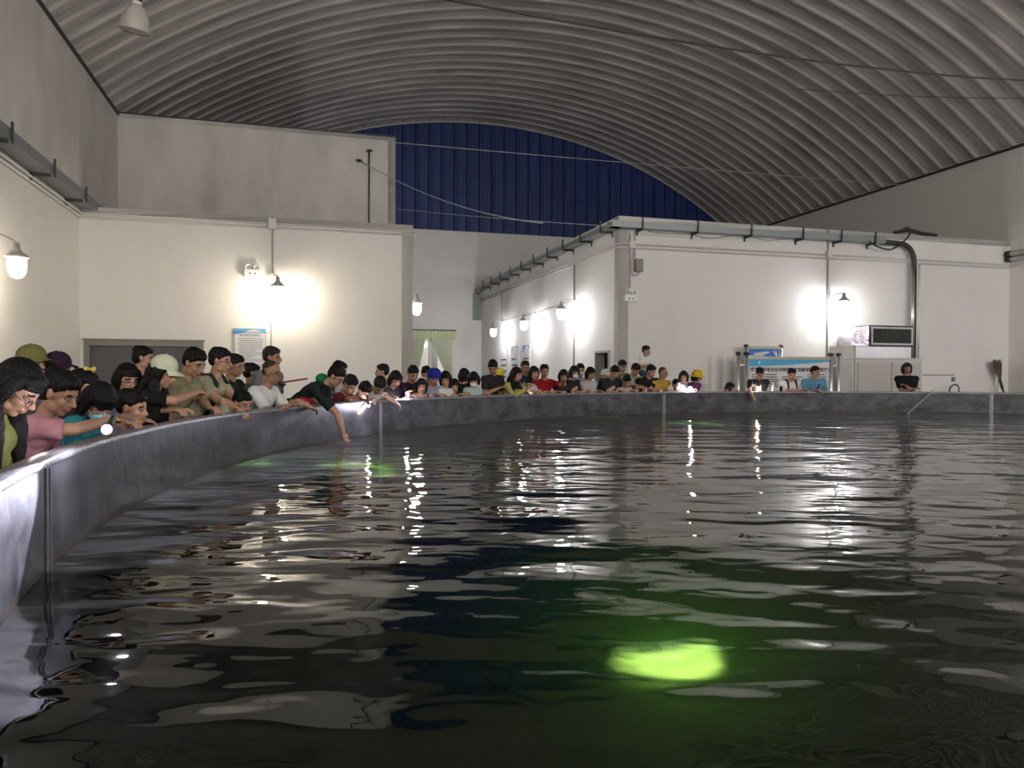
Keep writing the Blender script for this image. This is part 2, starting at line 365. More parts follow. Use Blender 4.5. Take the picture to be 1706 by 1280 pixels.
# ------------------------------------------------------------------ wall lamps
M_CAP = mat('lamp_cap', (0.42, 0.40, 0.38), 0.5, 0.3)
def bulb_mat(name, col, s):
    m, nt, b = node_mat(name); b.inputs['Base Color'].default_value = (.9, .9, .9, 1); b.inputs['Roughness'].default_value = .3
    b.inputs['Emission Color'].default_value = col + (1,); b.inputs['Emission Strength'].default_value = s; return m
B_WARM = bulb_mat('lamp_globe_warm', (1.0, 0.88, 0.70), BULB); B_COOL = bulb_mat('lamp_globe_cool', (0.96, 0.95, 1.0), BULB)
def wall_lamp(base, bulb, bmat, label, scale=1.0, grp='lamps on curved arms around the hall'):
    base = Vector(base); bulb = Vector(bulb)
    t = thing('wall_lamp', label, 'lamp', base, grp)
    Z = Vector((0, 0, 1)); out = bulb - base; out.z = 0
    mb = MB(); mb.lathe(base, out.normalized(), [(0, -.0), (.06, 0), (.06, .03), (.045, .06), (0, .06)], 12); mb.build('wall_mount', M_CAP, t)
    top = bulb + Z * .30 * scale
    mid = base + out * .75; mid.z = max(base.z, top.z) + .03
    pts = []
    for i in range(13):
        s_ = i / 12; pts.append((1 - s_) ** 2 * base + 2 * s_ * (1 - s_) * mid + s_ * s_ * top)
    mb = MB(); mb.tube(pts, .014, 8); mb.build('arm', M_CAP, t, True)
    mb = MB(); mb.lathe(bulb, Z, [(0, .31 * scale), (.035 * scale, .31 * scale), (.045 * scale, .22 * scale), (.085 * scale, .17 * scale), (.15 * scale, .125 * scale), (.152 * scale, .105 * scale), (.09 * scale, .10 * scale), (0, .10 * scale)], 20); mb.build('lamp_cap', M_CAP, t, True)
    mb = MB(); mb.lathe(bulb, Z, [(.095 * scale, .10 * scale), (.11 * scale, .05 * scale), (.112 * scale, -.02 * scale), (.098 * scale, -.09 * scale), (.07 * scale, -.14 * scale), (.035 * scale, -.165 * scale), (0, -.17 * scale)], 20); mb.build('lamp_globe', bmat, t, True)
    mb = MB()
    for k in range(4):
        a = k * math.pi / 4
        d = Vector((math.cos(a), math.sin(a), 0)); pr = [(.118, .10), (.122, .0), (.11, -.1), (.07, -.165), (0, -.19)]
        pts = [bulb + d * r * scale + Z * h * scale for r, h in pr] + [bulb - d * r * scale + Z * h * scale for r, h in reversed(pr[:-1])]
        mb.tube(pts, .003, 4)
    mb.build('wire_guard', M_CAP, t)
    return t
b_ = on_u(28, 442, UL + .5); wall_lamp(uv(UL, V(b_) - .25, b_.z + .42), b_, B_WARM, 'glowing wall lamp on left wall above the long haired woman')
b_ = on_v(463, 486, VF_L - .46); p_ = on_v(455, 461, VF_L); wall_lamp(p_, b_, B_WARM, 'glowing wall lamp beside emergency light on left block, above notice poster')
b_ = on_v(694, 513, VF_L + 1.0); wall_lamp(uv(UE, VF_L + 1.25, b_.z + .35), b_, B_COOL, 'glowing wall lamp half hidden behind edge of left block, above curtained window')
for (bx, by, px, py, lb) in ((822, 553, 837, 536, 'glowing wall lamp on side of right block farthest back, above the posters'), (873, 541, 893, 523, 'middle of three glowing wall lamps on side of right block'), (935, 522, 958, 501, 'glowing wall lamp on side of right block nearest its corner')):
    p_ = on_u(px, py, UC); b_ = on_u(bx, by, UC - .5); wall_lamp(p_, b_, B_COOL, lb)
p_ = on_v(1382, 495, VF_R); b_ = on_v(1406, 509, VF_R - .48); wall_lamp(p_, b_, B_COOL, 'glowing wall lamp on front of right block above the air duct')
B_SIDE = bulb_mat('lamp_globe_side', (.97, .95, 1.0), BULB * 1.4); B_DIM = bulb_mat('lamp_globe_dim', (1.0, 0.9, 0.76), BULB * .6)
UNSEEN = {'a': 'added unseen lamp on left wall beside the viewer', 'b': 'added unseen lamp on left wall farthest behind the viewer', 'c': 'added unseen lamp on the near wall, left half', 'd': 'added unseen lamp on the near wall, right half',
          'e': 'added unseen lamp on right wall farthest from the corner with the broom', 'f': 'added unseen lamp on right wall, middle of three', 'g': 'added unseen lamp on right wall nearest the corner with the broom'}
# unseen lamps added behind and beside the camera to light the hall
for (q, c, l) in (((UL, 1.5, 3.6), (UL + .42, 1.8, 3.25), 'a'), ((UL, -5.5, 3.6), (UL + .42, -5.2, 3.25), 'b'), ((3, VN, 3.6), (3.2, VN + .42, 3.25), 'c'), ((12, VN, 3.6), (12.2, VN + .42, 3.25), 'd'),
                  ((UR, -4, 3.6), (UR - .42, -3.8, 3.25), 'e'), ((UR, 3, 3.6), (UR - .42, 3.2, 3.25), 'f'), ((UR, 10, 3.6), (UR - .42, 10.2, 3.25), 'g')):
    wall_lamp(uv(*q), uv(*c), B_DIM if l in 'abcd' else B_SIDE, UNSEEN[l], grp='added unseen lamps on the walls behind and beside the viewer')
# added fill lights, unseen behind the camera, to brighten the roof
M_FILL = bulb_mat('fill_light_lens', (1.0, 0.97, 0.95), FILL)
for i, (fu, fv) in enumerate(((-1.0, VN + .5), (7.3, VN + .5), (15.5, VN + .5))):
    c = uv(fu, fv, 4.6); n_ = (EV * .75 + Vector((0, 0, .66))).normalized(); s1 = EU; s2 = n_.cross(s1)
    t = thing('fill_light', ('unseen fill light at left end of the near wall, added to brighten the roof', 'unseen fill light in the middle of the near wall, added to brighten the roof', 'unseen fill light at right end of the near wall, added to brighten the roof')[i], 'fill_light', c, 'added fill lights on the near wall')
    mb = MB(); mb.box(c - n_ * .06, s1, s2, n_, .62, .42, .12); mb.uvbox(fu - .03, fu + .03, VN, fv - .05, 4.57, 4.63); mb.build('housing', M_DARK, t)
    mb = MB(); mb.box(c + n_ * .006, s1, s2, n_, .54, .34, .01); mb.build('lens', M_FILL, t)
# lit office behind the window
t = thing('ceiling_lamp', 'ceiling lamp inside the room behind the curtained window', 'lamp', uv(W_U1 + .45, VB + 1.0, 3.38))
mb = MB(); mb.lathe(uv(W_U1 + .45, VB + 1.0, 3.38), (0, 0, -1), [(0, 0), (.2, 0), (.2, .05), (0, .08)], 20); mb.build('lamp_globe', bulb_mat('office_globe', (.98, .98, 1), 30), t)
# ------------------------------------------------------------------ the pool
def rim_pt(a, r=TR, z=RIM): return Vector((TC.x + r * math.cos(a), TC.y + r * math.sin(a), z))
def rim_at(px):
    """point of the rim straight behind image column px, far side"""
    d = ray(px, 650); dx, dy = d.x, d.y; L = math.hypot(dx, dy); dx /= L; dy /= L
    b = dx * TC.x + dy * TC.y; c = TC.x ** 2 + TC.y ** 2 - TR ** 2
    t = b + math.sqrt(b * b - c); return Vector((dx * t, dy * t, RIM))
def tank_mat():
    m, nt, b = node_mat('worn_grey_tank_lining'); b.inputs['Roughness'].default_value = 0.32; b.inputs['Metallic'].default_value = 0.35
    tc = nt.nodes.new('ShaderNodeTexCoord'); mp = nt.nodes.new('ShaderNodeMapping'); mp.inputs['Scale'].default_value = (1, 1, 1.6); nt.links.new(tc.outputs['Object'], mp.inputs[0])
    n = nt.nodes.new('ShaderNodeTexNoise'); n.inputs['Scale'].default_value = 3.0; n.inputs['Detail'].default_value = 8; n.inputs['Roughness'].default_value = .65; n.inputs['Distortion'].default_value = .25; nt.links.new(mp.outputs[0], n.inputs['Vector'])
    r = nt.nodes.new('ShaderNodeValToRGB'); e = r.color_ramp.elements
    e[0].position = .38; e[0].color = (0.018, 0.019, 0.022, 1); e[1].position = .72; e[1].color = (0.10, 0.103, 0.113, 1)
    nt.links.new(n.outputs[0], r.inputs[0])
    # rust and algae line at the water
    sx = nt.nodes.new('ShaderNodeSeparateXYZ'); nt.links.new(tc.outputs['Object'], sx.inputs[0])
    n4 = nt.nodes.new('ShaderNodeTexNoise'); n4.inputs['Scale'].default_value = 5; nt.links.new(tc.outputs['Object'], n4.inputs['Vector'])
    ma = nt.nodes.new('ShaderNodeMath'); ma.operation = 'MULTIPLY_ADD'; ma.inputs[1].default_value = .07; nt.links.new(n4.outputs[0], ma.inputs[0]); ma.inputs[2].default_value = WATER - .005
    lt = nt.nodes.new('ShaderNodeMath'); lt.operation = 'LESS_THAN'; nt.links.new(sx.outputs[2], lt.inputs[0]); nt.links.new(ma.outputs[0], lt.inputs[1])
    mx = nt.nodes.new('ShaderNodeMix'); mx.data_type = 'RGBA'; mx.inputs[7].default_value = (0.03, 0.022, 0.016, 1)
    nt.links.new(lt.outputs[0], mx.inputs[0]); nt.links.new(r.outputs[0], mx.inputs[6]); nt.links.new(mx.outputs[2], b.inputs['Base Color'])
    r3 = nt.nodes.new('ShaderNodeMapRange'); r3.inputs[3].default_value = .28; r3.inputs[4].default_value = .55; nt.links.new(n.outputs[0], r3.inputs[0]); nt.links.new(r3.outputs[0], b.inputs['Roughness'])
    n2 = nt.nodes.new('ShaderNodeTexNoise'); n2.inputs['Scale'].default_value = 7; n2.inputs['Detail'].default_value = 4; nt.links.new(tc.outputs['Object'], n2.inputs['Vector'])
    bp = nt.nodes.new('ShaderNodeBump'); bp.inputs['Strength'].default_value = .3; bp.inputs['Distance'].default_value = .02; nt.links.new(n2.outputs[0], bp.inputs['Height']); nt.links.new(bp.outputs[0], b.inputs['Normal'])
    return m
M_TANK = tank_mat(); M_RIM = mat('worn_tank_rim', (0.20, 0.20, 0.21), 0.3, 0.5, bump=.3)
BOT = -1.5
tank = thing('fish_tank', 'huge round grey tank full of dark green water that the crowd leans on', 'tank', (TC.x, TC.y, 0))
NT = 240
prof_in = [(TR, BOT), (TR, RIM - .02)]
mb = MB()
mb.lathe((TC.x, TC.y, 0), (0, 0, 1), [(TR, BOT), (TR, 0), (TR, .5), (TR, RIM - .015)], NT)
mb.lathe((TC.x, TC.y, 0), (0, 0, 1), [(TR + .045, BOT), (TR + .045, RIM - .015)], NT)
mb.build('tank_wall', M_TANK, tank, True)
mb = MB(); mb.lathe((TC.x, TC.y, 0), (0, 0, 1), [(TR - .012, RIM - .03), (TR - .014, RIM - .012), (TR - .006, RIM), (TR + .07, RIM), (TR + .085, RIM - .01), (TR + .085, RIM - .05), (TR + .045, RIM - .055)], NT)
mb.build('rim', M_RIM, tank, True)
mb = MB(); mb.lathe((TC.x, TC.y, 0), (0, 0, 1), [(0.001, BOT), (3, BOT), (6, BOT), (TR, BOT)], 96)
mb.build('tank_bottom', mat('algae_tank_bottom', (0.035, 0.10, 0.02), 0.9, var=.3, scale=2.5), tank)
for px in (98, 634, 1106, 1652):
    q = rim_at(px) if px > 500 else None
    a = math.atan2(q.y - TC.y, q.x - TC.x) if q else None
    if px == 98:
        q = on_z(98, 762, RIM); a = math.atan2(q.y - TC.y, q.x - TC.x)
    mb = MB()
    for dz in (0,):
        c = Vector((TC.x + (TR - .004) * math.cos(a), TC.y + (TR - .004) * math.sin(a), (BOT + RIM) / 2 - .02)); er = Vector((math.cos(a), math.sin(a), 0)); et = Vector((-er.y, er.x, 0))
        mb.box(c, er, et, Vector((0, 0, 1)), .006, .07, RIM - BOT - .04); mb.box(c - er * .006, er, et, Vector((0, 0, 1)), .008, .012, RIM - BOT - .04)
    mb.build('panel_seam', M_RIM, tank)
# ------------------------------------------------------------------ water
def water_mat():
    m, nt, b = node_mat('rippled_water'); nt.nodes.remove(b)
    tc = nt.nodes.new('ShaderNodeTexCoord')
    def wave(sx, sy, sc, det, rot, dist=.0, rough=.5):
        mp = nt.nodes.new('ShaderNodeMapping'); mp.inputs['Scale'].default_value = (sx, sy, 1); mp.inputs['Rotation'].default_value = (0, 0, rot); nt.links.new(tc.outputs['Object'], mp.inputs[0])
        n = nt.nodes.new('ShaderNodeTexNoise'); n.inputs['Scale'].default_value = sc; n.inputs['Detail'].default_value = det; n.inputs['Distortion'].default_value = dist; n.inputs['Roughness'].default_value = rough
        nt.links.new(mp.outputs[0], n.inputs['Vector']); return n.outputs[0]
    def mul(a, k):
        x = nt.nodes.new('ShaderNodeMath'); x.operation = 'MULTIPLY'; nt.links.new(a, x.inputs[0]); x.inputs[1].default_value = k; return x.outputs[0]
    def add(a, c):
        x = nt.nodes.new('ShaderNodeMath'); x.operation = 'ADD'; nt.links.new(a, x.inputs[0]); nt.links.new(c, x.inputs[1]); return x.outputs[0]
    h = add(add(add(mul(wave(.45, .9, 1.0, 0, .12), WV1), mul(wave(1.05, 2.1, 1.0, 0, -.15, .5), WV2)), mul(wave(2.0, 3.6, 1.0, 0, .2, .5), WV3)), mul(wave(4.0, 7.5, 1.0, 1, -.1, .3), WV4))
    bp = nt.nodes.new('ShaderNodeBump'); bp.inputs['Strength'].default_value = 1.0; bp.inputs['Distance'].default_value = 1.0; nt.links.new(h, bp.inputs['Height'])
    g = nt.nodes.new('ShaderNodeBsdfGlossy'); g.inputs['Roughness'].default_value = .015; g.inputs['Color'].default_value = (1, 1, 1, 1)
    rf = nt.nodes.new('ShaderNodeBsdfRefraction'); rf.inputs['IOR'].default_value = 1.33; rf.inputs['Roughness'].default_value = .20; rf.inputs['Color'].default_value = (1, 1, 1, 1)
    fz = nt.nodes.new('ShaderNodeFresnel'); fz.inputs[0].default_value = 1.5
    for x in (g.inputs['Normal'], rf.inputs['Normal'], fz.inputs['Normal']): nt.links.new(bp.outputs[0], x)
    mx = nt.nodes.new('ShaderNodeMixShader'); nt.links.new(fz.outputs[0], mx.inputs[0]); nt.links.new(rf.outputs[0], mx.inputs[1]); nt.links.new(g.outputs[0], mx.inputs[2])
    nt.links.new(mx.outputs[0], nt.nodes['Material Output'].inputs[0])
    vs_ = nt.nodes.new('ShaderNodeVolumeScatter'); vs_.inputs['Color'].default_value = (.40, .95, .28, 1); vs_.inputs['Density'].default_value = 1.45; vs_.inputs['Anisotropy'].default_value = .3
    va_ = nt.nodes.new('ShaderNodeVolumeAbsorption'); va_.inputs['Color'].default_value = (.25, .85, .22, 1); va_.inputs['Density'].default_value = .5
    ad = nt.nodes.new('ShaderNodeAddShader'); nt.links.new(vs_.outputs[0], ad.inputs[0]); nt.links.new(va_.outputs[0], ad.inputs[1]); nt.links.new(ad.outputs[0], nt.nodes['Material Output'].inputs[1]); return m
WV1, WV2, WV3, WV4 = 0.018, 0.024, 0.017, 0.0062
mb = MB(); mb.lathe((TC.x, TC.y, 0), (0, 0, 1), [(.001, BOT + .01), (TR - .002, BOT + .01), (TR - .002, WATER), (TR * .6, WATER), (.001, WATER)], NT)
mb.v = mb.v; wt = mb.build('water', water_mat(), smooth=False); tag(wt, 'dark green rippling water filling the round tank', 'water', kind='stuff')
# lamp under the water; two further glow tubes are added for torchlit patches
M_GREENL = bulb_mat('green_underwater_light', (0.24, 1.0, 0.05), 7.5)
def under(px, py, depth, L, s, label, m=None, power=0):
    """pixel seen through the surface, refracted to the given depth"""
    p = on_z(px, py, WATER); d = (p - CAMP).normalized(); h = Vector((d.x, d.y, 0)); hl = h.length; h.normalize()
    st = hl / 1.33; ct = math.sqrt(1 - st * st); q = p + h * (depth * st / ct); q.z = WATER - depth
    return q
q = under(1100, 1092, 1.4, 0, 0, '')
t = thing('underwater_light', 'green glowing underwater light near the front of the tank', 'light', q)
mb = MB(); pts = [q + Vector((.26 * math.cos(a) , .16 * math.sin(a), .03)) for a in [(-2.5 + 2.35 * i / 14) for i in range(15)]]
mb.tube(pts, [.014 + .032 * math.sin(math.pi * i / 14) for i in range(15)], 10); mb.build('glow_tube', M_GREENL, t, True)
mb = MB(); mb.lathe(q + Vector((0, 0, -.06)), (0, 0, 1), [(0, 0), (.30, 0), (.30, .03), (0, .05)], 24); mb.build('lamp_base', M_DARK, t)
mb = MB(); mb.tube([Vector((q.x, q.y, BOT)), q + Vector((0, 0, -.06))], .03, 8); mb.build('stand', M_DARK, t)
def pt(name, loc, col, e, r=.05, kind='POINT'):
    l = bpy.data.lights.new(name, kind); l.energy = e; l.color = col; l.shadow_soft_size = r
    o = bpy.data.objects.new(name, l); COL.objects.link(o); o.location = loc; return o
GREEN = (.35, 1, .06)
for (px_, py_, dp_, lb_) in ((1150, 708, 1.2, 'added green glow tube under the water below the dazzling torch'), (560, 786, 1.2, 'added green glow tube under the water near the hand touching it')):
    q = under(px_, py_, dp_, 0, 0, '')
    t = thing('underwater_light', lb_, 'light', q)  # added glow tube standing in for torchlight inside the water
    mb = MB(); mb.tube([q + Vector((.5 * math.cos(a), .5 * math.sin(a), 0)) for a in [2.4 * i / 12 - .3 for i in range(13)]], .08, 8); mb.build('glow_tube', bulb_mat('added_green_glow', (0.2, 1.0, 0.08), 1.6), t, True)
    mb = MB(); mb.tube([Vector((q.x, q.y, BOT)), q + Vector((.3, .3, -.02))], .03, 8); mb.build('stand', M_DARK, t)
# ------------------------------------------------------------------ conduits round the walls
Z = Vector((0, 0, 1))
def conduit(name, pts, r, m, label, cat='pipe', group='conduits on the walls', n=8):
    mb = MB(); mb.tube(pts, r, n); return tag(mb.build(name, m, smooth=True, base=pts[0]), label, cat, group)
cz = on_u(0, 272, UL).z; cz2 = on_v(450, 372, VF_L).z
zc_l = (on_v(122, 355, VF_L).z + on_v(685, 385, VF_L).z) / 2
for k, (dz, nm) in enumerate(((0, 'upper of two thin conduits below the top of left block'), (-.085, 'lower of two thin conduits below the top of left block'))):
    conduit('conduit_pipe', [uv(UL + .03, VN, zc_l + dz), uv(UL + .03, VF_L - .03, zc_l + dz), uv(UE + .03, VF_L - .03, zc_l + dz), uv(UE + .03, VB, zc_l + dz)], .022, M_PIPEW, nm)
zc_r = (on_v(1040, 411, VF_R).z + on_v(1660, 437, VF_R).z) / 2
for k, (dz, nm) in enumerate(((0, 'upper of two thin conduits running round the right block'), (-.085, 'lower of two thin conduits running round the right block'))):
    conduit('conduit_pipe', [uv(UC - .03, VB, zc_r + dz), uv(UC - .03, VF_R - .03, zc_r + dz), uv(UR - .03, VF_R - .03, zc_r + dz), uv(UR - .03, VN, zc_r + dz)], .022, M_PIPEW, nm)
def drop_v(px, y0, y1, v, label, m=M_PIPEG, r=.016, box=None):
    a, b = on_v(px, y0, v), on_v(px, y1, v); a = a - EV * .025; b = Vector((a.x, a.y, b.z)); return conduit('conduit_pipe', [a, b], r, m, label)
drop_v(454, 362, 461, VF_L, 'vertical conduit dropping to the lamp on left block')
drop_v(452, 470, 640, VF_L, 'thin vertical cable below the lamp on left block', r=.008)
drop_v(1379, 378, 640, VF_R, 'long vertical conduit left of the lamp on right block', r=.02)
drop_v(1049, 390, 480, VF_R, 'vertical conduit down to emergency light on right block')
drop_v(1057, 375, 430, VF_R, 'vertical conduit down to grey box on right block')
drop_v(1531, 440, 650, VF_R, 'pale vertical conduit right of the black elbow pipe', M_PIPEW, .03)
p = on_u(958, 430, UC); conduit('conduit_pipe', [Vector((p.x, p.y, on_u(958, 430, UC).z)) - EU * .025, Vector((p.x, p.y, 1.0)) - EU * .025], .02, M_PIPEG, 'vertical conduit at nearest lamp on side of right block')
p = on_u(837, 488, UC); conduit('conduit_pipe', [p - EU * .025, Vector((p.x, p.y, on_u(837, 536, UC).z)) - EU * .025], .02, M_PIPEG, 'vertical conduit at farthest lamp on side of right block')
a, b, c = on_u(837, 535, UC), on_u(893, 522, UC), on_u(958, 500, UC)
conduit('conduit_pipe', [a - EU * .02, b - EU * .02, c - EU * .02], .01, M_PIPEG, 'thin cable linking the three side lamps of right block')
def jbox(px, py, v, w_, h, label, u=None):
    p = on_v(px, py, v) if v is not None else on_u(px, py, u)
    mb = MB(); n_ = EV if v is not None else EU; s_ = EU if v is not None else EV
    mb.box(p - n_ * .05, s_, n_, Z, w_, .09, h); mb.box(p - n_ * .1, s_, n_, Z, w_ * .86, .012, h * .86)
    return tag(mb.build('junction_box', M_PIPEW, base=p), label, 'junction box', 'junction boxes on the conduits')
jbox(454, 374, VF_L, .16, .22, 'white junction box where the conduits meet on left block')
jbox(453, 461, VF_L, .12, .12, 'small round junction box beside the lamp on left block')
jbox(1379, 424, VF_R, .14, .17, 'white junction box above the lamp on right block')
jbox(1051, 408, VF_R, .14, .17, 'white junction box near left corner of right block')
jbox(1381, 495, VF_R, .10, .10, 'small junction box holding the lamp of right block')
jbox(958, 436, None, .18, .16, 'white junction box on side of right block above nearest lamp', UC)
# ------------------------------------------------------------------ cable trays
def tray(name, A, B, out, h, w_, brk, label, flip=1, blen=.30):
    """steel channel from A to B standing off along out, with brackets at the fractions brk"""
    t = thing(name, label, 'cable tray', A, 'steel cable trays'); d = (B - A); L = d.length; d.normalize(); M_ = (A + B) / 2
    mb = MB(); mb.box(M_ + out * (w_ / 2 + .03), d, out, Z, L, w_, .012); mb.box(M_ + out * (w_ + .03) + Z * h / 2, d, out, Z, L, .012, h); mb.box(M_ + out * .03 + Z * h / 2, d, out, Z, L, .012, h)
    mb.build('channel', M_STEEL, t)
    for f in brk:
        c = A + d * (L * f)
        mb = MB(); mb.box(c + out * blen / 2 - Z * .03, d, out, Z, .045, blen, .045); mb.box(c + out * (w_ + .06) + Z * .1, d, out, Z, .03, .03, .30); mb.box(c + out * .01 - Z * .0, d, out, Z, .045, .02, .26)
        mb.build('bracket', M_DARK, t)
    return t
zt = (on_v(1040, 385, VF_R).z + on_v(1450, 402, VF_R).z) / 2 - .02
pend = on_v(1462, 400, VF_R)
br = [(U(on_v(x, 390, VF_R)) - UC + .3) / (U(pend) - UC + .3) for x in (1061, 1152, 1240, 1325, 1388, 1444)]
tray('cable_tray', uv(UC - .3, VF_R, zt), uv(U(pend), VF_R, zt), -EV, .14, .26, br, 'grey cable tray with brackets along the front of right block')
tray('cable_tray', uv(UC, VF_R - .3, zt), uv(UC, VB - .2, zt), -EU, .10, .26, [(.3 + 1.05 + 1.32 * i) / (VB - VF_R + .1) - .05 for i in range(10)], 'grey cable tray with brackets receding along side of right block')
za = on_u(0, 222, UL).z
tray('cable_tray', uv(UL, -3, za - .25), uv(UL, VF_L + 1.6, za - .25), EU, .16, .3, [(4.5 + 3 + 1.9 * i) / 21.45 for i in range(8)], 'grey green cable tray high on the left wall')
# end pipes of the side tray: elbow and grey drop duct in the far corner
a = on_u(803, 480, UC); e_ = Vector((a.x, a.y, zt)) - EU * .18
t = thing('drop_duct', 'grey duct bending down from far end of the side tray', 'duct', e_)
mb = MB(); mb.tube([e_ + EV * -.3, e_ + Z * .0, e_ - Z * .12 + EV * .1], .12, 10); mb.build('elbow', M_STEEL, t, True)
mb = MB(); mb.box(e_ - Z * .65 - EU * .02 + EV * .1, EU, EV, Z, .34, .2, 1.1); mb.build('duct_casing', mat('green_grey_duct', (.20, .24, .23), .5), t)
mb = MB(); mb.tube([e_ - Z * 1.2 + EV * .1 + EU * .1, Vector((e_.x, e_.y, 0.02)) + EV * .1 + EU * .1], .04, 8); mb.build('pipe', M_DARK, t, True)
# black elbow pipe falling to the air unit
p0 = uv(U(pend) - .1, VF_R - .16, zt + .05); px_ = on_v(1523, 430, VF_R - .16)
el = []
pu = U(px_)
el = [p0, uv(pu - .45, VF_R - .16, zt + .03)] + [uv(pu - .45 + .45 * math.sin(a), VF_R - .16, zt + .03 - .45 * (1 - math.cos(a))) for a in [math.pi / 2 * i / 8 for i in range(1, 9)]]
zb = on_v(1523, 603, VF_R - .2).z
t = thing('drain_pipe', 'black and silver pipe elbow dropping from cable tray to air unit', 'pipe', el[0])
mb = MB(); mb.tube(el + [uv(pu, VF_R - .16, zt - .75)], .065, 12); mb.build('elbow', M_BLACK, t, True)
mb = MB(); mb.tube([uv(pu - .03, VF_R - .16, zt - .55), uv(pu - .03, VF_R - .16, zb)], .05, 12); mb.build('pipe', mat('silver_wrap', (.5, .5, .5), .3, .8), t, True)
mb = MB(); mb.tube([uv(pu + .05, VF_R - .16, zt - .6), uv(pu + .05, VF_R - .16, zb)], .03, 8); mb.build('drain_line', M_BLACK, t, True)
# looping cable under and over the tray end, coil of hose on the roof edge
def cable(pts, r, label, cat='cable', m=M_BLACK, group=None, name='cable', sub=8):
    pts = [Vector(p) for p in pts]; out = []
    for i in range(len(pts) - 1):
        p0_, p1_, p2_, p3_ = pts[max(i - 1, 0)], pts[i], pts[i + 1], pts[min(i + 2, len(pts) - 1)]
        for k in range(sub):
            s_ = k / sub
            out.append(.5 * ((2 * p1_) + (p2_ - p0_) * s_ + (2 * p0_ - 5 * p1_ + 4 * p2_ - p3_) * s_ * s_ + (3 * p1_ - p0_ - 3 * p2_ + p3_) * s_ ** 3))
    out.append(pts[-1]); mb = MB(); mb.tube(out, r, 6); return tag(mb.build(name, m, smooth=True, base=pts[0]), label, cat, group)
vq = VF_R - .33
cable([on_v(x, y, vq) for x, y in ((1448, 402), (1460, 410), (1482, 416), (1500, 407), (1515, 392), (1516, 382), (1508, 380), (1500, 386))] , .022, 'black cable looping below and over the tray end')
cable([on_v(x, y, VF_R + .15) for x, y in ((1490, 388), (1505, 385), (1520, 385), (1535, 389), (1560, 393))], .05, 'black hose lying coiled on roof edge of right block', 'hose', name='hose')
cable([on_v(x, y, VF_R - .32) for x, y in ((1080, 386), (1110, 389), (1150, 391), (1180, 397), (1210, 394), (1240, 393), (1275, 400), (1300, 399), (1330, 397))], .008, 'thin black cable sagging under the front cable tray')
# ------------------------------------------------------------------ long cables strung below the roof
M_WIRE = mat('bright_wire', (.35, .38, .38), .4)
def strung(px0, d0, px1, d1, sag, r, label, m=M_BLACK):
    A = at(px0[0], px0[1], d0); B = at(px1[0], px1[1], d1)
    pts = [A.lerp(B, i / 12) - Z * sag * 4 * (i / 12) * (1 - i / 12) for i in range(13)]
    return cable(pts, r, label, 'wire', m, 'wires strung across the hall', name='wire', sub=2)
strung((740, -2), 6.5, (1720, 135), 11, .12, .012, 'dark wire crossing the upper right of the roof')
strung((1330, 148), 12, (1720, 163), 13, .05, .006, 'thin faint wire below the dark wire on the roof')
strung((210, 196), 19.4, (1500, 308), 24.5, .05, .012, 'long grey wire from left block across blue panel to the right wall', M_PIPEG)
strung((600, 268), 19.7, (905, 372), 17.6, .28, .014, 'pale sagging cable across the blue panel', M_WIRE)
strung((658, 348), 19.9, (1020, 377), 17, .03, .008, 'thin wire along the lower edge of blue panel', M_WIRE)
# hooks and drop wires on the upper left storey
for (x, y, lb) in ((598, 269, 'small black hook on upper left storey where the cable starts'), (615, 253, 'small black hook above the drop wire on upper left storey')):
    p = on_v(x, y, VM - .02); mb = MB(); mb.tube([p, p - EV * .14], .03, 8); mb.tube([p - EV * .12 - EU * .07, p - EV * .12 + EU * .07], .025, 6); tag(mb.build('wall_hook', M_BLACK, base=p), lb, 'hook', 'hooks on upper left storey')
p = on_v(615, 255, VM - .04); q = on_v(617, 368, VM - .04); conduit('conduit_pipe', [p, Vector((p.x, p.y, Z_LA + .02))], .02, M_DARK, 'dark drop wire on upper left storey beside the hook')
# ------------------------------------------------------------------ high bay lamp (switched off)
hc = at(224, 52, 8.2); ax = Vector((.16, -.12, 1)).normalized()
t = thing('pendant_lamp', 'unlit bell shaped pendant lamp hanging from the roof', 'lamp', hc)
s_ = 1.0
mb = MB(); mb.lathe(hc, ax, [(.155, 0), (.158, .02), (.145, .10), (.12, .18), (.085, .24), (.05, .27), (.045, .27)], 28); mb.build('lamp_shade', mat('grey_reflector', (.36, .34, .30), .45), t, True)
mb = MB(); mb.lathe(hc, ax, [(0, .012), (.152, .006)], 28); mb.build('lens', mat('dusty_lens', (.22, .20, .17), .35), t, True)
mb = MB(); mb.lathe(hc, ax, [(0, .27), (.05, .27), (.05, .31), (0, .31)], 16); mb.build('collar', mat('pale_collar', (.55, .55, .53), .4), t, True)
mb = MB(); mb.lathe(hc, ax, [(0, .31), (.05, .31), (.055, .36), (.05, .46), (.06, .47), (.055, .52), (.02, .54), (0, .54)], 16); mb.build('ballast_housing', M_BLACK, t, True)
top = hc + ax * .54; rz = zc + math.sqrt(max(0, RR * RR - (U(top) - um) ** 2)) + .03
mb = MB(); mb.tube([top, Vector((top.x, top.y, rz))], .012, 8); mb.build('hanging_rod', M_DARK, t, True)
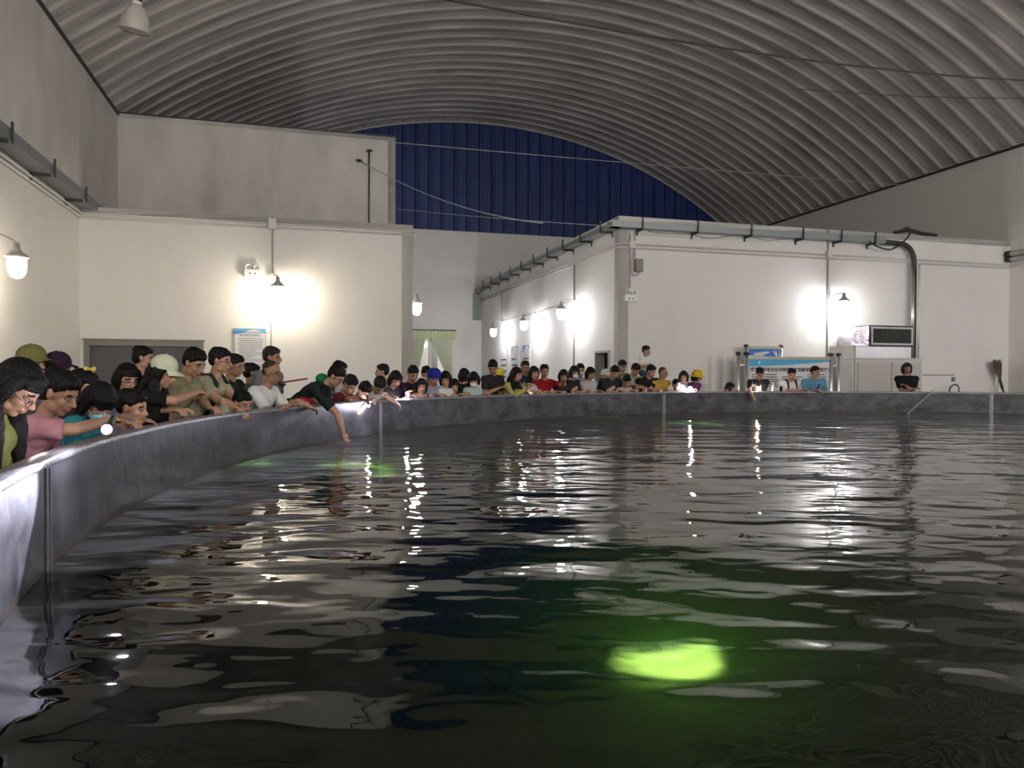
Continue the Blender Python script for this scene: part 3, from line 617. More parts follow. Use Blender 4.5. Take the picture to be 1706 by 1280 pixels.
# ------------------------------------------------------------------ emergency lights, grey box
def emergency(px, py, v, label):
    p = on_v(px, py, v); t = thing('emergency_light', label, 'emergency light', p, 'twin head emergency lights')
    mb = MB(); mb.box(p - EV * .05 - Z * .05, EU, EV, Z, .32, .10, .15); mb.build('case', M_WHITE, t)
    for s_ in (-1, 1):
        c = p + EU * s_ * .08 + Z * .08 - EV * .06
        mb = MB(); mb.lathe(c, -EV, [(0, -.03), (.05, -.03), (.066, .03), (.06, .035), (.055, .025), (.0, .0)], 16); h = mb.build('lamp_head', M_WHITE, t, True)
        mb = MB(); mb.lathe(c, -EV, [(0, .025), (.03, .02)], 12); mb.build('reflector', M_STEEL, h)
    for dx in (-.05, .05):
        mb = MB(); mb.box(p - EV * .102 - Z * .06 + EU * dx, EU, EV, Z, .03, .006, .03); mb.build('indicator', M_DARK, t)
    return t
emergency(421, 452, VF_L, 'white twin head emergency light left of the lamp on left block')
emergency(1049, 494, VF_R, 'white twin head emergency light near the corner of right block')
cable([on_v(x, y, VF_L - .05) for x, y in ((436, 458), (434, 470), (440, 471), (443, 460), (450, 461))], .008, 'white looped cord between emergency light and lamp', 'cord', M_WHITE, name='cord')
p = on_v(1062, 443, VF_R); mb = MB(); mb.box(p - EV * .06, EU, EV, Z, .19, .12, .30); mb.box(p - EV * .125, EU, EV, Z, .15, .01, .24); mb.box(p - EV * .13 + Z * .08, EU, EV, Z, .1, .01, .02, 0)
tag(mb.build('control_box', mat('olive_grey_box', (.22, .21, .16), .5), base=p), 'olive grey control box under the cable tray on right block', 'control box')
cable([on_v(x, y, VF_R - .08) for x, y in ((1057, 415), (1053, 435), (1053, 455), (1060, 459), (1068, 452))], .014, 'cable curling under the olive grey control box', m=M_PIPEG)
# ------------------------------------------------------------------ notices
def text_mesh(s, size, P, ex, ez, m, parent, name='lettering', align='CENTER', bold=0.0):
    cu = bpy.data.curves.new('t', 'FONT'); cu.body = s; cu.size = size; cu.align_x = align; cu.align_y = 'CENTER'; cu.offset = bold; cu.resolution_u = 2
    ob = bpy.data.objects.new('t', cu); COL.objects.link(ob); dg = bpy.context.evaluated_depsgraph_get(); dg.update()
    me = bpy.data.meshes.new_from_object(ob.evaluated_get(dg)); bpy.data.objects.remove(ob); bpy.data.curves.remove(cu)
    for v_ in me.vertices: c = v_.co.copy(); v_.co = ex * c.x + ez * c.y
    me.materials.clear(); me.materials.append(m); o = bpy.data.objects.new(name, me); COL.objects.link(o); o.parent = parent; o.location = P - parent_loc(parent); return o
M_INK = mat('black_ink', (.02, .02, .02), .6); M_BLUE = mat('poster_blue', (.05, .35, .62), .4, var=.25, scale=3); M_PAPER = mat('poster_white', (.62, .62, .62), .35, var=.03); M_INKB = mat('deep_blue_ink', (.02, .10, .42), .5)
def notice(C, ex, n_, W_, H_, label, title=None, lines=18, band=.13, frame=M_PIPEG, bandm=M_BLUE, group=None, cat='notice', cols=1, name='notice_poster'):
    """C centre on the wall; n_ points out of the wall"""
    t = thing(name, label, cat, C, group)
    mb = MB(); mb.box(C + n_ * .015, ex, n_, Z, W_ + .03, .03, H_ + .03); mb.build('frame', frame, t)
    mb = MB(); mb.box(C + n_ * .033, ex, n_, Z, W_, .006, H_); mb.build('sheet', M_PAPER, t)
    mb = MB(); N_ = 16; P0 = C + n_ * .038 - ex * W_ / 2 + Z * H_ / 2
    for i in range(N_):
        a, b = i / N_, (i + 1) / N_; g = lambda s_: band * H_ * (.55 + .45 * math.cos(s_ * math.pi * 1.6))
        mb.quad(P0 + ex * W_ * a, P0 + ex * W_ * b, P0 + ex * W_ * b - Z * g(b), P0 + ex * W_ * a - Z * g(a))
    mb.build('header_band', bandm, t)
    mb = MB(); rnd = random.Random(int(W_ * 1000) + lines); top = H_ / 2 - band * H_ - .1 * H_
    for cc in range(cols):
        cw = W_ / cols
        for i in range(lines):
            z_ = top - i * (top + H_ / 2 - .05 * H_) / lines; l0 = cw * (.1 + (.05 if i % 3 else 0)); l1 = cw * (.93 - .4 * rnd.random() * (rnd.random() < .4)); hh = H_ * .16 / lines
            x = l0
            while x < l1:
                ww = cw * (.10 + .25 * rnd.random()); xe = min(x + ww, l1)
                mb.box(C + n_ * .0385 + Z * z_ + ex * (-W_ / 2 + cw * cc + (x + xe) / 2), ex, n_, Z, xe - x, .001, hh); x = xe + cw * .012
    mb.build('printed_lines', M_INK, t)
    return t
a, b = on_v(391, 548, VF_L), on_v(442, 620, VF_L); C_ = (a + b) / 2
nt_ = notice(C_, EU, -EV, (b - a).dot(EU), a.z - b.z, 'white notice with blue header on left block under the lamp', group='printed notices on the walls')
text_mesh('三峡珍稀特有水生动物增殖放流', .052, C_ - EV * .042 + Z * (.35 * (a.z - b.z) + .06), EU, Z, M_INKB, nt_)
text_mesh('基地参观须知制度', .052, C_ - EV * .042 + Z * (.35 * (a.z - b.z)), EU, Z, M_INK, nt_)
for (x0, x1, y0, lb, bm) in ((835, 846, 580, 'plain pale poster on side of right block, farthest back of three', M_PAPER), (853, 865, 578, 'grey green poster on side of right block, middle of three', mat('grey_green_header', (.30, .36, .34), .5)), (872, 884, 576, 'poster with blue violet heading on side of right block, nearest of three', mat('violet_header', (.12, .14, .50), .5))):
    a, b = on_u(x0, y0, UC), on_u(x1, y0, UC); C_ = (a + b) / 2; w_ = abs((a - b).dot(EV)); h_ = 2.0; C_.z = a.z - h_ / 2
    notice(C_, -EV, -EU, w_, h_, lb, lines=7, band=.12, bandm=bm, group='tall posters on side of right block', cat='poster', frame=M_PIPEW)
# ------------------------------------------------------------------ stand boards in front of the right block
M_OLIVE = mat('olive_aluminium', (.30, .31, .24), .35, .6); M_SILV = mat('brushed_silver', (.55, .55, .54), .3, .85)
def stand_board(x0, x1, y0, y1, v, label, big):
    A, B = on_v(x0, y0, v), on_v(x1, y0, v); bot = on_v(x0, y1, v).z if not big else .35; top_ = A.z; W_ = (B - A).dot(EU); C_ = (A + B) / 2; C_.z = (top_ + bot) / 2; H_ = top_ - bot
    t = thing('display_board', label, 'display board', Vector((C_.x, C_.y, 0)), 'display boards on stands')
    mb = MB(); mb.box(C_, EU, EV, Z, W_ - .04, .03, H_ - .04); mb.build('board_panel', M_PAPER, t)
    for (o_, sx, sz) in ((Z * (H_ / 2 - .03), W_, .07), (-Z * (H_ / 2 - .03), W_, .07)):
        mb = MB(); mb.box(C_ + o_ - EV * .01, EU, EV, Z, sx, .07, sz); mb.build('frame_rail', M_OLIVE, t)
    for s_ in (-1, 1):
        offs = ((.0, .055), (.22, .04)) if big else ((.0, .035),)
        for (q, r_) in offs:
            c = C_ + EU * s_ * (W_ / 2 + q); zt_ = top_ + (.10 if big else .04)
            mb = MB(); mb.tube([Vector((c.x, c.y, .0)), Vector((c.x, c.y, zt_))], r_, 10); pp = mb.build('post', M_SILV, t, True)
            mb = MB(); mb.lathe(Vector((c.x, c.y, zt_)), Z, [(0, -.06), (r_ + .02, -.06), (r_ + .02, .0), (0, .01)], 12); mb.build('post_cap', M_DARK, pp, True)
        if big:
            c = C_ + EU * s_ * (W_ / 2 + .11); mb = MB(); mb.box(c + Z * (H_ / 2 - .2), EU, EV, Z, .22, .03, .03); mb.build('brace', M_SILV, t)
    f = C_ - EV * .017; mb = MB(); N_ = 20; L_ = W_ - .12; P0 = f - EU * L_ / 2 + Z * (H_ / 2 - .07)
    hb = .16 if big else .42
    for i in range(N_):
        s0, s1 = i / N_, (i + 1) / N_
        g = (lambda s_: hb * (1 - .75 * s_ ** 1.5)) if big else (lambda s_: hb * (.35 + .65 * max(0, (s_ - .45) / .55) ** 1.3))
        mb.quad(P0 + EU * L_ * s0, P0 + EU * L_ * s1, P0 + EU * L_ * s1 - Z * g(s1), P0 + EU * L_ * s0 - Z * g(s0))
    mb.build('header_band', M_BLUE if big else mat('strong_blue', (.02, .16, .55), .4, var=.3, scale=5), t)
    if not big:
        mb = MB(); P1 = P0 - EV * .004
        mb.add([P1 + EU * .15 * L_ - Z * .10, P1 + EU * .55 * L_ - Z * .05, P1 + EU * .72 * L_ - Z * .07, P1 + EU * .45 * L_ - Z * .15, P1 + EU * .2 * L_ - Z * .14], [(0, 1, 2, 3, 4)])
        mb.add([P1 + EU * .78 * L_ - Z * .04, P1 + EU * .92 * L_ - Z * .05, P1 + EU * .99 * L_ - Z * .22, P1 + EU * .97 * L_ - Z * .26], [(0, 1, 2, 3)]); mb.build('white_swoosh', M_PAPER, t)
    else:
        mb = MB(); mb.lathe(P0 + EU * .26 - Z * .07 - EV * .004, EV, [(0, 0), (.035, 0)], 16); mb.build('logo_disc', mat('pale_logo', (.4, .75, .75), .4), t)
        text_mesh('三峡珍稀特有水生动物增殖放流基地科普教育展示', .105, f - EV * .004 + Z * (H_ / 2 - .31) , EU, Z, M_INK, t, bold=.002)
    mb = MB(); rnd = random.Random(4)
    cols = ((.03, .36), (.40, .66), (.72, .97)) if big else ((.08, .78),)
    for ci, (c0, c1) in enumerate(cols):
        z_ = H_ / 2 - (.42 if big else .34); 
        while z_ > -H_ / 2 + .08:
            if ci != 1 or rnd.random() < .35:
                e_ = c1 - rnd.random() * .3 * (c1 - c0) * (rnd.random() < .4)
                mb.box(f - EV * .004 + Z * z_ + EU * L_ * ((c0 + e_) / 2 - .5), EU, EV, Z, L_ * (e_ - c0), .001, .018)
            z_ -= .055 if rnd.random() < .8 else .12
    mb.build('printed_lines', M_INK, t)
    if big:
        for dz in (.62, 1.1):
            mb = MB(); mb.lathe(f - EV * .005 + Z * (H_ / 2 - dz) + EU * L_ * (-.09), EV, [(0, 0), (.045, 0)], 12); mb.build('bullet_mark', M_INK, t)
    return t
stand_board(1243, 1301, 577, 640, VF_R - .35, 'smaller blue topped display board standing behind the large board', False)
stand_board(1244, 1384, 594, 660, VF_R - .9, 'large white display board with blue header behind three men', True)
# ------------------------------------------------------------------ cabinets, air plenum, duct elbow, grille
vc = VF_R - .75
M_CAB = mat('cream_cabinet', (.50, .49, .45), .45, var=.05); M_ZINC = mat('zinc_sheet', (.5, .49, .5), .38, .75, var=.2, scale=4)
A, B = on_v(1394, 597, vc), on_v(1536, 600, vc); ztop = (A.z + B.z) / 2
def cab(u0, u1, label, doors):
    t = thing('storage_cabinet', label, 'cabinet', uv((u0 + u1) / 2, vc + .35, 0), 'cabinets under the air unit')
    mb = MB(); mb.uvbox(u0, u1, vc, vc + .7, 0, ztop); mb.uvbox(u0 - .01, u1 + .01, vc - .03, vc + .7, ztop, ztop + .03); mb.build('body', M_CAB, t)
    n = len(doors)
    for (d0, d1_) in doors:
        mb = MB(); mb.uvbox(d0, d1_, vc - .02, vc, .08, ztop - .09); dd = mb.build('door', mat('cabinet_door', (.42, .41, .37), .45, var=.05), t)
        mb = MB(); mb.uvbox(d1_ - .08, d1_ - .06, vc - .05, vc - .02, .8, .95); mb.build('handle', M_STEEL, dd)
uA, uB = U(A), U(B); uM = U(on_v(1424, 598, vc)); uN = U(on_v(1484, 599, vc))
cab(uA, uM - .01, 'narrow cream cabinet right of the display board', [(uA + .05, uM - .07)])
cab(uM + .01, uB, 'wide cream two door cabinet behind the woman in black', [(uM + .08, uN - .02), (uN + .02, uB - .06)])
vp = vc + .05
a0, a1 = on_v(1405, 577, vp), on_v(1518, 579, vp)
t = thing('air_handler', 'zinc air unit with curved duct and square grille on the cabinets', 'air unit', uv((U(a0) + U(a1)) / 2, vp + .3, ztop + .03))
um1 = U(on_v(1425, 580, vp)); zp = a0.z
mb = MB(); mb.uvbox(um1, U(a1), vp, vp + .55, ztop + .03, zp); mb.build('plenum', M_ZINC, t)
mb = MB(); mb.uvbox(U(a0), um1 - .005, vp + .02, vp + .5, ztop + .03, zp + .01); mb.build('plenum_end', M_CAB, t)
g0, g1 = on_v(1449, 543, vp), on_v(1521, 577, vp)
mb = MB(); us, ue = U(on_v(1417, 570, vp)), U(g0) - .02; zt_, zb_ = on_v(1440, 543, vp).z, zp + .01
n_ = 8; Pn = []
for i in range(n_ + 1):
    a = math.pi / 2 * i / n_; Pn.append((ue - .05 - (ue - .05 - us) * math.cos(a), zb_ + (zt_ - zb_) * math.sin(a)))
Pn.append((ue, zt_))
for i in range(len(Pn) - 1):
    mb.quad(uv(Pn[i][0], vp, Pn[i][1]), uv(Pn[i][0], vp + .5, Pn[i][1]), uv(Pn[i + 1][0], vp + .5, Pn[i + 1][1]), uv(Pn[i + 1][0], vp, Pn[i + 1][1]))
for vv in (vp, vp + .5): mb.add([uv(q[0], vv, q[1]) for q in Pn] + [uv(ue, vv, zb_)], [tuple(range(len(Pn) + 1))])
mb.build('duct_elbow', mat('foil_duct', (.38, .35, .38), .25, .9, var=.35, scale=9, bump=.8, bscale=9), t)
mb = MB(); mb.uvbox(U(g0) + .0, U(g1), vp, vp + .5, g1.z - .02, g0.z + .02); mb.uvbox(U(g0) - .1, U(g1) - .12, vp + .02, vp + .5, zp + .0, g1.z - .02); mb.build('black_casing', M_BLACK, t)
f_ = .045; mb = MB(); z0, z1, q0, q1 = g1.z + .02, g0.z - .02, U(g0) + .03, U(g1) - .03
for q in ((q0, q1, z0, z0 + f_), (q0, q1, z1 - f_, z1), (q0, q0 + f_, z0 + f_, z1 - f_), (q1 - f_, q1, z0 + f_, z1 - f_)): mb.uvbox(q[0], q[1], vp - .03, vp, q[2], q[3])
gf = mb.build('grille_frame', mat('pale_frame', (.5, .5, .46), .4), t)
mb = MB()
for i in range(24):
    x = q0 + f_ + (q1 - q0 - 2 * f_) * (i + .5) / 24; mb.uvbox(x - .004, x + .004, vp - .02, vp - .005, z0 + f_, z1 - f_)
mb.build('grille_slats', mat('dark_slats', (.10, .10, .09), .5), gf)
# ------------------------------------------------------------------ outlet, thin wires and hose right of the cabinets
a, b = on_v(1537, 625, VF_R), on_v(1589, 625, VF_R)
conduit('conduit_pipe', [a - EV * .02, b - EV * .02], .012, M_PIPEG, 'thin horizontal conduit to the grey socket right of cabinets')
mb = MB(); p = on_v(1587, 632, VF_R); mb.box(p - EV * .03, EU, EV, Z, .08, .06, .12); mb.box(p - EV * .062, EU, EV, Z, .05, .005, .07); tag(mb.build('wall_socket', mat('socket_grey', (.25, .25, .23), .5), base=p), 'grey socket box on the wall right of cabinets', 'socket')
cable([on_v(x, y, VF_R - .3) for x, y in ((1581, 668), (1582, 650), (1586, 643), (1592, 641), (1597, 645), (1597, 655), (1596, 668))], .018, 'dark hose loop rising above the rim at right', 'hose', M_DARK, name='hose')
# broom and stick leaning in the corner
bt = on_v(1664, 628, VF_R - .12); bb = on_v(1671, 700, VF_R - .45); bb.z = 0.03
bb = uv(U(bt) + .12, VF_R - .5, .02)
t = thing('broom', 'upside down straw broom leaning in the right corner', 'broom', bb)
topb = uv(U(bt) - .06, VF_R - .16, on_v(1664, 625, VF_R).z)
mb = MB(); mb.tube([bb, bb.lerp(topb, .78)], .022, 8); mb.build('handle', M_DARK, t, True)
mb = MB(); mb.tube([bb.lerp(topb, .74), bb.lerp(topb, .93)], .036, 10); mb.build('binding', M_BLACK, t, True)
mb = MB(); rnd = random.Random(3); k0 = bb.lerp(topb, .9)
for i in range(60):
    a = rnd.uniform(-1, 1); e = k0 + Z * (.40 + .18 * rnd.random()) + EU * (-.12 + a * .16) + EV * rnd.uniform(-.05, .02); mid = k0.lerp(e, .45) + EU * a * .03
    mb.tube([k0 + EU * a * .02, mid, e], [.012, .012, .009], 4)
mb.build('bristles', mat('straw_bristles', (.16, .10, .06), .8, var=.5, scale=20), t)
a = on_v(1666, 612, VF_R - .12); b = on_v(1659, 655, VF_R - .5); cable([a, uv(U(b) - .1, VF_R - .5, .02)], .012, 'thin pale stick leaning beside the broom', 'stick', mat('bamboo', (.35, .27, .20), .6), name='stick')
# pipes coming out of the right wall corner
for k, (y, r_) in enumerate(((421, .07), (430, .055))):
    z_ = on_v(1680, y, VF_R - .3).z; lb = ('upper', 'lower')[k] + ' of two fat white pipes on the right wall near the corner'
    t = thing('wall_pipe', lb, 'pipe', uv(UR - .2, VF_R - .3, z_), 'fat pipes on the right wall')
    mb = MB(); mb.tube([uv(UR - .16, VF_R - .12, z_), uv(UR - .16, 8, z_)], r_, 12); mb.build('pipe', M_PIPEW, t, True)
    mb = MB(); mb.tube([uv(UR - .16, VF_R - .05, z_), uv(UR - .16, VF_R - .17, z_)], r_ + .02, 12); mb.build('end_collar', M_BLACK, t, True)
# pale pole leaning inside the tank on the right
q0 = rim_at(1556); q0.z = RIM + .02; q1 = rim_at(1513); q1 = q1 + (TC - q1).normalized() * .35; q1.z = WATER - .25
q1 = on_z(1513, 690, WATER) ; q0 = q0 + (Vector((TC.x, TC.y, RIM)) - q0).normalized() * .02
cable([q0 + Z * .03, q1 - (q0 - q1).normalized() * .5], .010, 'thin pale pole leaning from tank rim into the water at right', 'pole', M_WIRE, name='pole', sub=1)
# curtains behind the window glass side (hang in the hall)
M_CURT = mat('pale_green_net_curtain', (.60, .65, .50), .8, var=.12, scale=14)
zt_ = W_Z1 + .02; c0, c1 = WU0 + .02, W_U1 - .1; cm = (c0 + c1) / 2
def curtain(u0, u1, utie, label, sgn):
    t = thing('curtain', label, 'curtain', uv((u0 + u1) / 2, VB - .1, zt_), 'net curtains of the far window')
    P = []; F = []; nu, nz = 60, 24; zb2 = W_Z0 + .1
    for j in range(nz + 1):
        s_ = j / nz; z_ = zt_ - (zt_ - zb2) * s_; g = min(1, s_ / .85) ** 1.3
        a = u0 + (utie - .09 - u0) * g; b = u1 + (utie + .09 - u1) * g
        for i in range(nu + 1):
            f = i / nu; P.append(uv(a + (b - a) * f, VB - .11 - .035 * math.sin(f * 2 * math.pi * 9) * (1 - .4 * g), z_))
    for j in range(nz):
        for i in range(nu): F.append((j * (nu + 1) + i, j * (nu + 1) + i + 1, (j + 1) * (nu + 1) + i + 1, (j + 1) * (nu + 1) + i))
    mb = MB(); mb.add(P, F); mb.build('drape', M_CURT, t, True)
curtain(c0, c0 + (c1 - c0) * .42, c0 + .30, 'pale green net curtain tied to the left of the far window', 1)
curtain(c0 + (c1 - c0) * .50, c1, c1 - .16, 'pale green net curtain tied to the right of the far window', -1)
P = []; F = []; nu = 120
for j, (z_, am) in enumerate(((W_Z1 + .06, .02), (W_Z1 - .12, .035), (W_Z1 - .28, .04))):
    for i in range(nu + 1): P.append(uv(WU0 + (W_U1 - WU0 + .03) * i / nu, VB - .17 - am * math.sin(i / nu * 2 * math.pi * 16), z_))
for j in range(2):
    for i in range(nu): F.append((j * (nu + 1) + i, j * (nu + 1) + i + 1, (j + 1) * (nu + 1) + i + 1, (j + 1) * (nu + 1) + i))
mb = MB(); mb.add(P, F); tag(mb.build('curtain_valance', mat('valance_green', (.60, .66, .40), .8, var=.15, scale=10), smooth=True, base=uv(WU0, VB - .17, W_Z1)), 'pleated green valance along the top of far window', 'curtain')
mb = MB(); mb.tube([uv(WU0 - .05, VB - .14, W_Z1 + .08), uv(W_U1 + .05, VB - .14, W_Z1 + .08)], .02, 8); tag(mb.build('curtain_rail', M_DARK, base=uv(WU0, VB - .14, W_Z1 + .08)), 'dark curtain rail above the green valance', 'curtain rail')
# pale table end behind the man in white
# ================================================================== people
def _sphere(n=16, m=10):
    P = [(0, 0, 1.0)]
    for j in range(1, m):
        t = math.pi * j / m
        for i in range(n): a = 2 * math.pi * i / n; P.append((math.sin(t) * math.cos(a), math.sin(t) * math.sin(a), math.cos(t)))
    P.append((0, 0, -1.0)); F = []
    for i in range(n): F.append((0, 1 + i, 1 + (i + 1) % n)); F.append((len(P) - 1, 1 + (m - 2) * n + (i + 1) % n, 1 + (m - 2) * n + i))
    for j in range(m - 2):
        for i in range(n): a = 1 + j * n + i; b = 1 + j * n + (i + 1) % n; F.append((a, a + n, b + n, b))
    return np.array(P), F
SPH, SPHF = _sphere()
class Blobs:
    def __init__(s): s.v = []; s.f = []; s.n = 0
    def _a(s, P, F): s.v.append(P); s.f += [tuple(i + s.n for i in f) for f in F]; s.n += len(P)
    def ell(s, c, ax, ay, az, rx, ry, rz):
        B = np.array([list(ax * rx), list(ay * ry), list(az * rz)]); s._a(SPH @ B + np.array(list(c)), SPHF)
    def cap(s, p, q, r0, r1, flat=False, flatx=1.0, side=None):
        p = Vector(p); q = Vector(q); d = q - p; L = d.length
        if L < 1e-6: return
        d = d / L
        x = side - d * side.dot(d) if side is not None else d.cross(Vector((0, 0, 1)) if abs(d.z) < .9 else Vector((1, 0, 0)))
        x.normalize(); y = d.cross(x)
        n = 14; prof = []
        if flat: prof = [(0, 0), (r0, 0), (r1, L), (0, L)]
        else:
            prof = [(0, -r0)] + [(r0 * math.sin(a), -r0 * math.cos(a)) for a in (.5, 1.0, 1.57)] + [(r1 * math.cos(a), L + r1 * math.sin(a)) for a in (0, .57, 1.07)] + [(0, L + r1)]
        P = [list(p + d * prof[0][1])]
        for (r, h) in prof[1:-1]:
            for i in range(n): a = 2 * math.pi * i / n; P.append(list(p + d * h + (x * math.cos(a) * flatx + y * math.sin(a)) * r))
        P.append(list(p + d * prof[-1][1])); m = len(prof) - 1; F = []
        for i in range(n): F.append((0, 1 + (i + 1) % n, 1 + i)); F.append((len(P) - 1, 1 + (m - 2) * n + i, 1 + (m - 2) * n + (i + 1) % n))
        for j in range(m - 2):
            for i in range(n): a = 1 + j * n + i; b = 1 + j * n + (i + 1) % n; F.append((a, b, b + n, a + n))
        s._a(np.array(P), F)
    def chain(s, pts, rs, **k):
        for i in range(len(pts) - 1): s.cap(pts[i], pts[i + 1], rs[i], rs[i + 1], **k)
    def build(s, name, m, parent, base, voxel, smooth=3, disp=None, pick=None):
        V_ = np.concatenate(s.v) - np.array(list(base))
        me = bpy.data.meshes.new('tmp'); me.from_pydata(V_.tolist(), [], s.f); ob = bpy.data.objects.new('tmp', me); COL.objects.link(ob)
        r = ob.modifiers.new('r', 'REMESH'); r.mode = 'VOXEL'; r.voxel_size = voxel
        if smooth: q = ob.modifiers.new('s', 'SMOOTH'); q.factor = .5; q.iterations = smooth
        dg = bpy.context.evaluated_depsgraph_get(); dg.update(); out = bpy.data.meshes.new_from_object(ob.evaluated_get(dg))
        bpy.data.objects.remove(ob); bpy.data.meshes.remove(me)
        N = len(out.vertices); co = np.empty(N * 3); out.vertices.foreach_get('co', co); co = co.reshape(-1, 3)
        if disp is not None:
            no = np.empty(N * 3); out.vertex_normals.foreach_get('vector', no); no = no.reshape(-1, 3)
            co = co + no * disp(co + np.array(list(base)))[:, None]; out.vertices.foreach_set('co', co.reshape(-1))
        out.materials.clear()
        for mm in (m if isinstance(m, (list, tuple)) else [m]): out.materials.append(mm)
        if pick is not None:
            nf = len(out.polygons); ce = np.empty(nf * 3); out.polygons.foreach_get('center', ce); out.polygons.foreach_set('material_index', pick(ce.reshape(-1, 3) + np.array(list(base))).astype(int))
        out.polygons.foreach_set('use_smooth', [True] * len(out.polygons)); out.update(); out.name = name
        o = bpy.data.objects.new(name, out); COL.objects.link(o); o.parent = parent; return o
def cloth(col, key=None):
    n = 'cloth_%02d_%02d_%02d' % tuple(int(c * 99) for c in col); return mat(n, col, .85, var=.18, scale=9, bump=.25, bscale=60, spec=.2)
def skin(t): # tone 0 light .. 1 dark
    a = np.array((.50, .29, .19)); b = np.array((.22, .115, .07)); c = a + (b - a) * t
    return mat('skin_%02d' % int(t * 99), tuple(c), .5, var=.08, scale=14, spec=.35)
def lipm(t): 
    a = np.array((.36, .14, .11)); b = np.array((.17, .07, .055)); c = a + (b - a) * t; return mat('lips_%02d' % int(t * 99), tuple(c), .45)
def hairm(col=(.0035, .003, .003)):
    n = 'hair_%02d_%02d' % (int(col[0] * 2000), int(col[1] * 2000))
    return mat(n, col, .5, var=.6, scale=3, stretch=(30, 30, 3), bump=.6, bscale=5, spec=.22)
M_EYEW = mat('eye_white', (.26, .23, .21), .35, var=.03); M_EYED = mat('eye_dark', (.015, .01, .008), .2); M_GLF = mat('glasses_frame', (.03, .03, .035), .3, .5); M_LENSG = None
M_MASKW = mat('face_mask_white', (.62, .64, .64), .7, var=.04); M_MASKB = mat('face_mask_blue', (.22, .48, .60), .7, var=.06)
M_TROU = [mat('dark_trousers', (.02, .022, .03), .85), mat('denim', (.06, .09, .16), .85), mat('khaki_trousers', (.20, .17, .12), .85), mat('grey_trousers', (.10, .10, .10), .85)]
M_SHOE = [mat('white_shoe', (.6, .6, .58), .5), mat('black_shoe', (.03, .03, .03), .5)]
def dirA(A): a = math.radians(A); return Vector((math.sin(a), -math.cos(a), 0))
def off_pt(px, py, off):
    d = ray(px, py); dx, dy = d.x, d.y; L = math.hypot(dx, dy); dx /= L; dy /= L
    b = dx * TC.x + dy * TC.y; c = TC.x ** 2 + TC.y ** 2 - (TR + off) ** 2
    t = b + math.sqrt(max(b * b - c, .0)); return at(px, py, dy * t)
def rim_local(P, lat, rr=0.0, z=RIM):
    a = math.atan2(P.y - TC.y, P.x - TC.x) + lat / TR; return Vector((TC.x + (TR + rr) * math.cos(a), TC.y + (TR + rr) * math.sin(a), z))
PEOPLE = []
